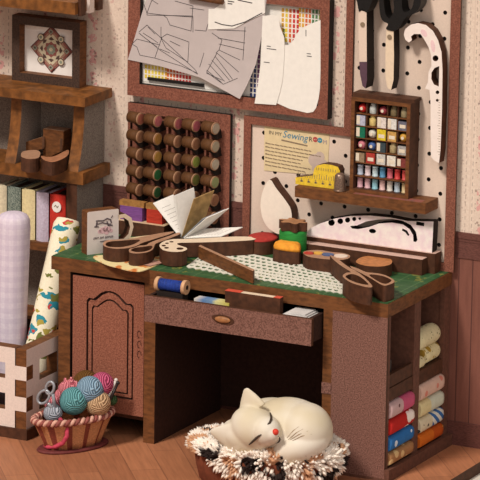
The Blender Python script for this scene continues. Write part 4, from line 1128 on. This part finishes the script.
for p_, c_ in ((.25,(96,130,176)),(.5,(116,146,178)),(.62,(214,208,150))):
    e = rr.color_ramp.elements.new(p_); e.color = (*lin(c_),1)
L.new(rr.outputs[0], bs.inputs['Base Color'])
incard(194, 229, YD+.045, .672, [M, M], 'packet', 'blue and yellow packet lying flat in the open drawer', 'packet', .05)
o_, xa, xb = incard(225, 280, YD+.05, .722, [edge2, cream], 'eraser_block', 'wooden block with red ends standing in the middle of the open drawer', 'block', .030)
b = B(); b.box(xa-.0, xa+.07, YD+.049, YD+.081, .7222, .724, 0); b.box(xb-.03, xb, YD+.049, YD+.081, .7222, .724, 0); obj('red_tip', b, [mat('tip_red', (214, 84, 62), .2, 60)], o_)
b = B(); x0_, x1_ = PY(284, 313, YD+.05).x, -.322
for k in range(3):
    b.box(x0_+.01*k, x1_-.008*k, YD+.024+.006*k, YD+.14-.004*k, zdr+.0825+.006*k, zdr+.0875+.006*k, 0)
b.box(x0_+.02, x1_-.02, YD+.03, YD+.13, zdr, zdr+.0825, 0)
obj('paper_stack', b, [mat('paper_cool', (214, 210, 208), .2, 20, .8)], label='small stack of crumpled white paper at the right end of the drawer', cat='paper')

# ================================================================== SIDE CUBBY FABRIC
def froll(y0, y1, zc, rz, colr, label, kd=None, c2=None, tip=None, depth=.075):
    """soft folded bundle lying along the cubby with a rounded end"""
    b = B(); n = 14; pts = []
    xs = .014-depth
    seg = 20
    rings = []
    for i in range(n+1):
        t = i/n; y = y0+(y1-y0)*t
        k = min(1, (1-abs(2*t-1))*14+.84); k = (1-(1-k)**2)
        rings.append([b.bm.verts.new((xs+depth*k*math.copysign(abs(cos(a))**.55, cos(a)), y, zc+rz*k*math.copysign(abs(sin(a))**.55, sin(a)))) for a in [2*pi*j/seg for j in range(seg)]])
    for i in range(n):
        for j in range(seg):
            f = b.bm.faces.new((rings[i][j], rings[i][(j+1)%seg], rings[i+1][(j+1)%seg], rings[i+1][j])); f.smooth = True
            if tip and (rings[i][0].co.y+rings[i+1][0].co.y)/2 > y0+(y1-y0)*tip: f.material_index = 1
    f = b.bm.faces.new(rings[0][::-1]); f = b.bm.faces.new(rings[-1]); f.material_index = 1 if tip else 0
    return b
def pattern(name, base, spots):
    M, N, L, bs = node_mat(name, .9, .15)
    tc = N.new('ShaderNodeTexCoord'); vec = tc.outputs['Object']
    col = mixc(N, L, noise(N, L, vec, 60, 2), tuple(int(v*.88) for v in base), base)
    for (sc_, th, tint, seed) in spots:
        mp = N.new('ShaderNodeMapping'); mp.inputs['Location'].default_value = (seed,)*3; L.new(vec, mp.inputs['Vector'])
        if sc_ < 0:
            w = N.new('ShaderNodeTexWave'); w.inputs['Scale'].default_value = -sc_; mp.inputs['Rotation'].default_value = (.7, 0, 0); w.bands_direction = 'Z'; L.new(mp.outputs['Vector'], w.inputs['Vector']); k = mth(N, L, 'GREATER_THAN', w.outputs['Fac'], th)
        else:
            vo = N.new('ShaderNodeTexVoronoi'); vo.inputs['Scale'].default_value = sc_; L.new(mp.outputs['Vector'], vo.inputs['Vector']); k = mth(N, L, 'LESS_THAN', vo.outputs['Distance'], th)
        col = mixc(N, L, k, col, tint)
    L.new(col, bs.inputs['Base Color']); return M
LY0, LY1, RY0, RY1 = -.599, -.373, -.311, -.081
def stack(px, py): return PX(px, py, -.012).z
G = 'fabric bundles in the desk side cubbies'
bund = [
 (LY0, LY1, .287, .0365, pattern('c_rosegrey', (206,172,172), [(26,.2,(110,80,80),1)]), pattern('c_pink', (206,92,126), []), .5, 'grey pink fabric bundle with hot pink end, topmost in the lower front cubby'),
 (LY0, LY1, .2155, .0355, pattern('c_red', (196,44,40), [(13,.33,(238,226,218),2)]), None, None, 'red fabric bundle with white spots in the lower front cubby'),
 (LY0, LY1, .1465, .034, pattern('c_blue', (52,116,184), [(14,.22,(210,222,234),4)]), None, None, 'bright blue fabric bundle with white marks in the lower front cubby'),
 (LY0, LY1, .083, .0305, pattern('c_tan', (176,128,86), [(16,.3,(214,180,128),3)]), None, None, 'tan patterned fabric bundle, lowest in the lower front cubby'),
 (RY0, RY1, .2915, .037, pattern('c_blush', (222,184,166), [(18,.25,(206,128,112),5)]), None, None, 'blush floral fabric bundle, topmost in the lower rear cubby'),
 (RY0, RY1, .219, .036, pattern('c_cream', (226,210,160), []), pattern('c_mint', (214,216,196), []), .45, 'plain cream and pale mint fabric bundle in the lower rear cubby'),
 (RY0, RY1, .149, .0345, pattern('c_cream2', (222,208,178), [(22,.2,(70,64,60),2)]), pattern('c_stripe', (228,224,214), [(-9,.5,(62,104,160),0)]), .5, 'cream fabric bundle with blue striped end in the lower rear cubby'),
 (RY0, RY1, .0835, .0315, pattern('c_orange', (212,110,36), [(12,.3,(226,186,150),6)]), pattern('c_orange2', (196,86,30), [(14,.25,(222,160,70),1)]), .55, 'orange fabric bundle, lowest in the lower rear cubby'),
]
for (a, c, z, r, m1, m2, tip, lb) in bund:
    b = froll(a, c, z, r, None, lb, tip=tip)
    obj('fabric_bundle', b, [m1, m2 or m1], label=lb, cat='fabric bundle', group=G)
mroll = pattern('c_speckle', (226,212,170), [(55,.2,(120,112,84),2)]); mroll2 = pattern('c_speckle2', (226,212,166), [(20,.35,(166,134,56),9),(50,.2,(130,110,84),1)])
for (pxc, pyc, r, mm, lb, y0_, dx) in ((431, 334, .042, mroll, 'speckled cream fabric roll lying on top in the upper rear cubby', -.306, 0), (437, 350, .038, mroll2, 'cream and olive fabric roll underneath in the upper rear cubby', -.235, 0.0), (424, 356, .024, mroll, 'short cream fabric roll tucked low beside the cubby divider', -.309, 0)):
    z = PX(pxc, pyc, -.03).z
    y1_ = -.088 if r > .03 else -.242
    if lb.startswith('cream and'): z = .388+r+.0005
    if lb.startswith('short'): z = .388+r+.0005
    if lb.startswith('speckled'): z = .388+.070+r
    b = B(); ca = Vector((-.004-r, y0_, z)); cb = Vector((-.004-r, y1_, z))
    b.tube([ca, ca+(cb-ca)*.3, ca+(cb-ca)*.7, ca+(cb-ca)*.9, ca+(cb-ca)*.97, cb], lambda t, r=r: r if t < .75 else (r*.93 if t < .9 else r*.7), 24)
    obj('fabric_roll', b, [mm], label=lb, cat='fabric roll', group='fabric rolls in the upper cubby')
b = B(); b.box(-.09, -.024, -.590, -.535, .3845, .49, 0); b.lathe((-.057, -.562, .49), [(.012,0),(.016,.006),(.016,.02),(.01,.026)], 12, 1)
obj('dark_bottle', b, [black, mat('violet_grey', (96, 88, 110), .2, 50)], label='dark bottle standing in the shadowed upper front cubby', cat='bottle')

# ================================================================== CAT AND BED
bedc = Vector((-.403, -.893, 0))
bed = thing('cat_bed', 'reddish brown oval pet bed lined with spotted plush in front of the desk kneehole', 'pet bed', bedc)
cush = mat('bed_cloth', (122, 64, 42), .3, 30, .85)
bu2 = Vector((.97, .24, 0)); bv2 = Vector((-.24, .97, 0))
b = B(); b.lathe(bedc, [(.265,0),(.28,.015),(.294,.07),(.302,.13),(.294,.152),(.26,.150),(.22,.125),(.1,.115)], 48, 0, 1, .60, bu2, bv2)
obj('bed_body', b, [cush], bed)
# plush lining: tufted ring
M, N, L, bs = node_mat('spotted_plush', .95, .1)
tc = N.new('ShaderNodeTexCoord'); vec = tc.outputs['Object']
col = mixc(N, L, noise(N, L, vec, 40, 3), (226, 212, 198), (244, 236, 226))
def ramp(s, lo, hi, off):
    mp = N.new('ShaderNodeMapping'); mp.inputs['Location'].default_value = (off, off, off); L.new(vec, mp.inputs['Vector'])
    r = N.new('ShaderNodeValToRGB'); r.color_ramp.elements[0].position = lo; r.color_ramp.elements[1].position = hi
    L.new(noise(N, L, mp.outputs['Vector'], s, 1), r.inputs[0]); return r.outputs[0]
col = mixc(N, L, ramp(11, .56, .61, 4), col, (196, 150, 116)); col = mixc(N, L, ramp(12, .58, .62, 9), col, (44, 34, 32))
L.new(col, bs.inputs['Base Color']); plush = M
b = B(); rnd = random.Random(3)
b.lathe(bedc, [(.3025,.135),(.309,.155),(.296,.176),(.25,.172),(.20,.145),(.1,.135)], 60, 0, 1, .60, bu2, bv2)
def tuft(p, d, L_, r):
    d = d.normalized(); ref = Vector((0,0,1)) if abs(d.z) < .9 else Vector((1,0,0)); e1 = (ref-d*ref.dot(d)).normalized(); e2 = d.cross(e1)
    base = [b.bm.verts.new(p+r*(cos(2*pi*k/5)*e1+sin(2*pi*k/5)*e2)) for k in range(5)]; mid = [b.bm.verts.new(p+d*L_*.6+.8*r*(cos(2*pi*k/5)*e1+sin(2*pi*k/5)*e2)) for k in range(5)]; tip = b.bm.verts.new(p+d*L_)
    for k in range(5):
        f = b.bm.faces.new((base[k], base[(k+1)%5], mid[(k+1)%5], mid[k])); f.smooth = True
        f = b.bm.faces.new((mid[k], mid[(k+1)%5], tip)); f.smooth = True
for k in range(5200):
    a = rnd.uniform(0, 2*pi); q = rnd.uniform(.80, 1.05)
    fr = max(0, min(1, (-sin(a)+.25)*1.2))*max(0, min(1, (cos(a)+.75)*2))
    drop = 0
    if q > .985: drop = rnd.uniform(.0, .030+.085*fr)
    rr = min(.298*q, .302-.05*drop)
    p = bedc + bu2*(rr*cos(a)) + bv2*(rr*.60*sin(a)) + Vector((0, 0, .168-drop))
    o_ = (q-.90)*8
    d = bu2*cos(a)*o_ + bv2*sin(a)*o_ + Vector((rnd.gauss(0,.22), rnd.gauss(0,.22), .7-drop*22))
    tuft(p, d, rnd.uniform(.026, .046), rnd.uniform(.006, .010))
obj('plush_lining', b, [plush], bed, label='white plush lining with tan and black spots')

# cat: one continuous body from blended volumes
b = B()
def vb(px, py, y, r, sc=(1,1,1), rot=None): b.ball(PY(px, py, y), r, 0, 32, sc, rot)
E1 = Matrix((RT, UP, -FW)).transposed()
def vb2(px, py, y, rx, ry, rz, ang=0):
    """ellipsoid with its axes along the sight: rx, ry as seen (pixels), rz in depth"""
    rot = E1 @ Matrix.Rotation(ang, 3, 'Z')
    b.ball(PY(px, py, y), 1/238, 0, 40, (rx, ry, rz), rot)
YB = -.885
vb2(291, 431, YB, 41, 32.5, 34, radians(-12))
vb2(305, 430, YB-.02, 27, 27, 30, radians(-30))
vb2(272, 420, YB+.05, 32, 22, 28, 0)
vb2(272, 450, YB-.06, 44, 15, 22, radians(-4))
vb2(300, 446, YB-.07, 30, 17, 22, radians(20))
YH = YB-.15
vb2(254, 428, YH, 24, 21, 20, radians(-35))
vb2(247, 437, YH+.01, 26, 18, 20, radians(-20))
vb2(266, 431, YH-.015, 14.5, 15, 17, radians(-35))
vb2(271, 434, YH-.03, 8.5, 9, 11, 0)
vb2(240, 442, YH+.02, 20, 15, 18, 0)
def ear(base, tip, y, w, th):
    b_ = [PY(px, py, y) for px, py in base]; t_ = PY(*tip, y-.012)
    c = (b_[0]+b_[1])/2; d = t_-c; side = b_[1]-b_[0]; n = FW
    rings = []
    for s_ in (0, .2, .4, .6, .8, .94):
        ww = (1-s_)**.8+.03; rr = []
        for k in range(14):
            a = 2*pi*k/14
            rr.append(b.bm.verts.new(c+d*s_+side*(.5*ww*cos(a))+n*(th*ww*sin(a))))
        rings.append(rr)
    for i in range(5):
        for k in range(14): b.bm.faces.new((rings[i][k], rings[i][(k+1)%14], rings[i+1][(k+1)%14], rings[i+1][k]))
    b.bm.faces.new(rings[0][::-1]); b.bm.faces.new(rings[-1])
ear([(238,418),(266,404)], (245,386.5), YH+.02, .1, .032)
ear([(242,420),(238,456)], (208.5,431), YH-.045, .1, .034)
b.fix()
me = bpy.data.meshes.new('tmp'); b.bm.to_mesh(me); b.bm.free()
to = bpy.data.objects.new('tmp', me); COL.objects.link(to)
md = to.modifiers.new('r', 'REMESH'); md.mode = 'VOXEL'; md.voxel_size = .0045; md.use_smooth_shade = True
md2 = to.modifiers.new('s', 'SMOOTH'); md2.iterations = 9; md2.factor = .5
dg = bpy.context.evaluated_depsgraph_get()
me2 = bpy.data.meshes.new_from_object(to.evaluated_get(dg))
bpy.data.objects.remove(to); bpy.data.meshes.remove(me)
b = B(); b.bm.from_mesh(me2); bpy.data.meshes.remove(me2)
for f in b.bm.faces: f.smooth = True
cat_loc = PY(280, 460, YB); 
cat = thing('sleeping_cat', 'cream white cat figurine curled asleep in the pet bed', 'cat', (cat_loc.x, YB, .15))
catm = mat('cat_fur', (220, 212, 198), 0, 6, .6, c2=(204, 190, 162), detail=2)
bodyo = obj('body', b, [catm], cat, fix=False)
# features: find the skin along the sight line
bpy.context.view_layer.update()
from mathutils.bvhtree import BVHTree
bv_ = BVHTree.FromPolygons([v.co.copy() for v in bodyo.data.vertices], [tuple(p.vertices) for p in bodyo.data.polygons])
off = LOC[cat]
def skin(px, py):
    d = (FW*F + RT*(px-240) - UP*(py-240)).normalized(); h = bv_.ray_cast(CAM-off, d)
    return (h[0]+off, h[1]) if h[0] else (PY(px, py, YH), -FW)
def onskin(pts, r, name, m, label=None, taper=False):
    b = B(); q = []
    for px, py in pts:
        p, n = skin(px, py); q.append(p+n*r*.3)
    b.tube(q, (lambda t: r*(.35+.65*sin(pi*min(1, max(0, t))))) if taper else r, 8)
    return obj(name, b, m, cat, label=label)
catink = mat('cat_line', (70, 56, 46), .2, 60)
onskin([(249,444.5),(252,442),(256,438.5),(259,436),(261.5,434.5)], .0055, 'eye', catink, 'closed eye line', True)
onskin([(270,413),(271,416.5),(271,420),(269.5,423),(267.5,424.5)], .0055, 'eye', catink, 'closed eye line', True)
p, n = skin(275.5, 432)
b = B(); b.ball(p, .0135, 0, 14, (1,1,1)); obj('nose', b, [mat('nose_red', (214, 62, 44), .15, 60, .5)], cat, label='red nose')
onskin([(278,436),(280,439),(279,442),(276.5,443.5)], .003, 'mouth', catink, None, True)
whm = mat('whisker', (150, 124, 84), .2, 60)
for pts in (((288,440),(296,433),(303,429)), ((290,440),(299,434.5),(308,431)), ((292,441),(302,436),(312,434)), ((287,438),(293,431),(299,426.5))):
    onskin(pts, .0016, 'whisker', whm, None, True)

# ================================================================== LIGHT
sun = bpy.data.lights.new('key_lamp', 'SUN'); sun.energy = 2.95; sun.angle = radians(10); sun.color = (1, .925, .83)
so = bpy.data.objects.new('key_lamp', sun); COL.objects.link(so)
so.rotation_euler = Vector((.25, 1, -1.2)).to_track_quat('-Z', 'Y').to_euler()
f2 = bpy.data.lights.new('fill_lamp', 'SUN'); f2.energy = .95; f2.angle = radians(60); f2.color = (1, .95, .9)
fo2 = bpy.data.objects.new('fill_lamp', f2); COL.objects.link(fo2)
fo2.rotation_euler = Vector((-.75, .8, -.75)).to_track_quat('-Z', 'Y').to_euler()
w = bpy.data.worlds.new('world'); SC.world = w; w.use_nodes = True
bg = w.node_tree.nodes['Background']; bg.inputs[0].default_value = (*lin((236, 214, 200)), 1); bg.inputs[1].default_value = .26
SC.view_settings.view_transform = 'Standard'; SC.view_settings.look = 'None'; SC.view_settings.gamma = 1; SC.view_settings.exposure = 0
SC.view_settings.use_curve_mapping = False
SC.cycles.max_bounces = 6
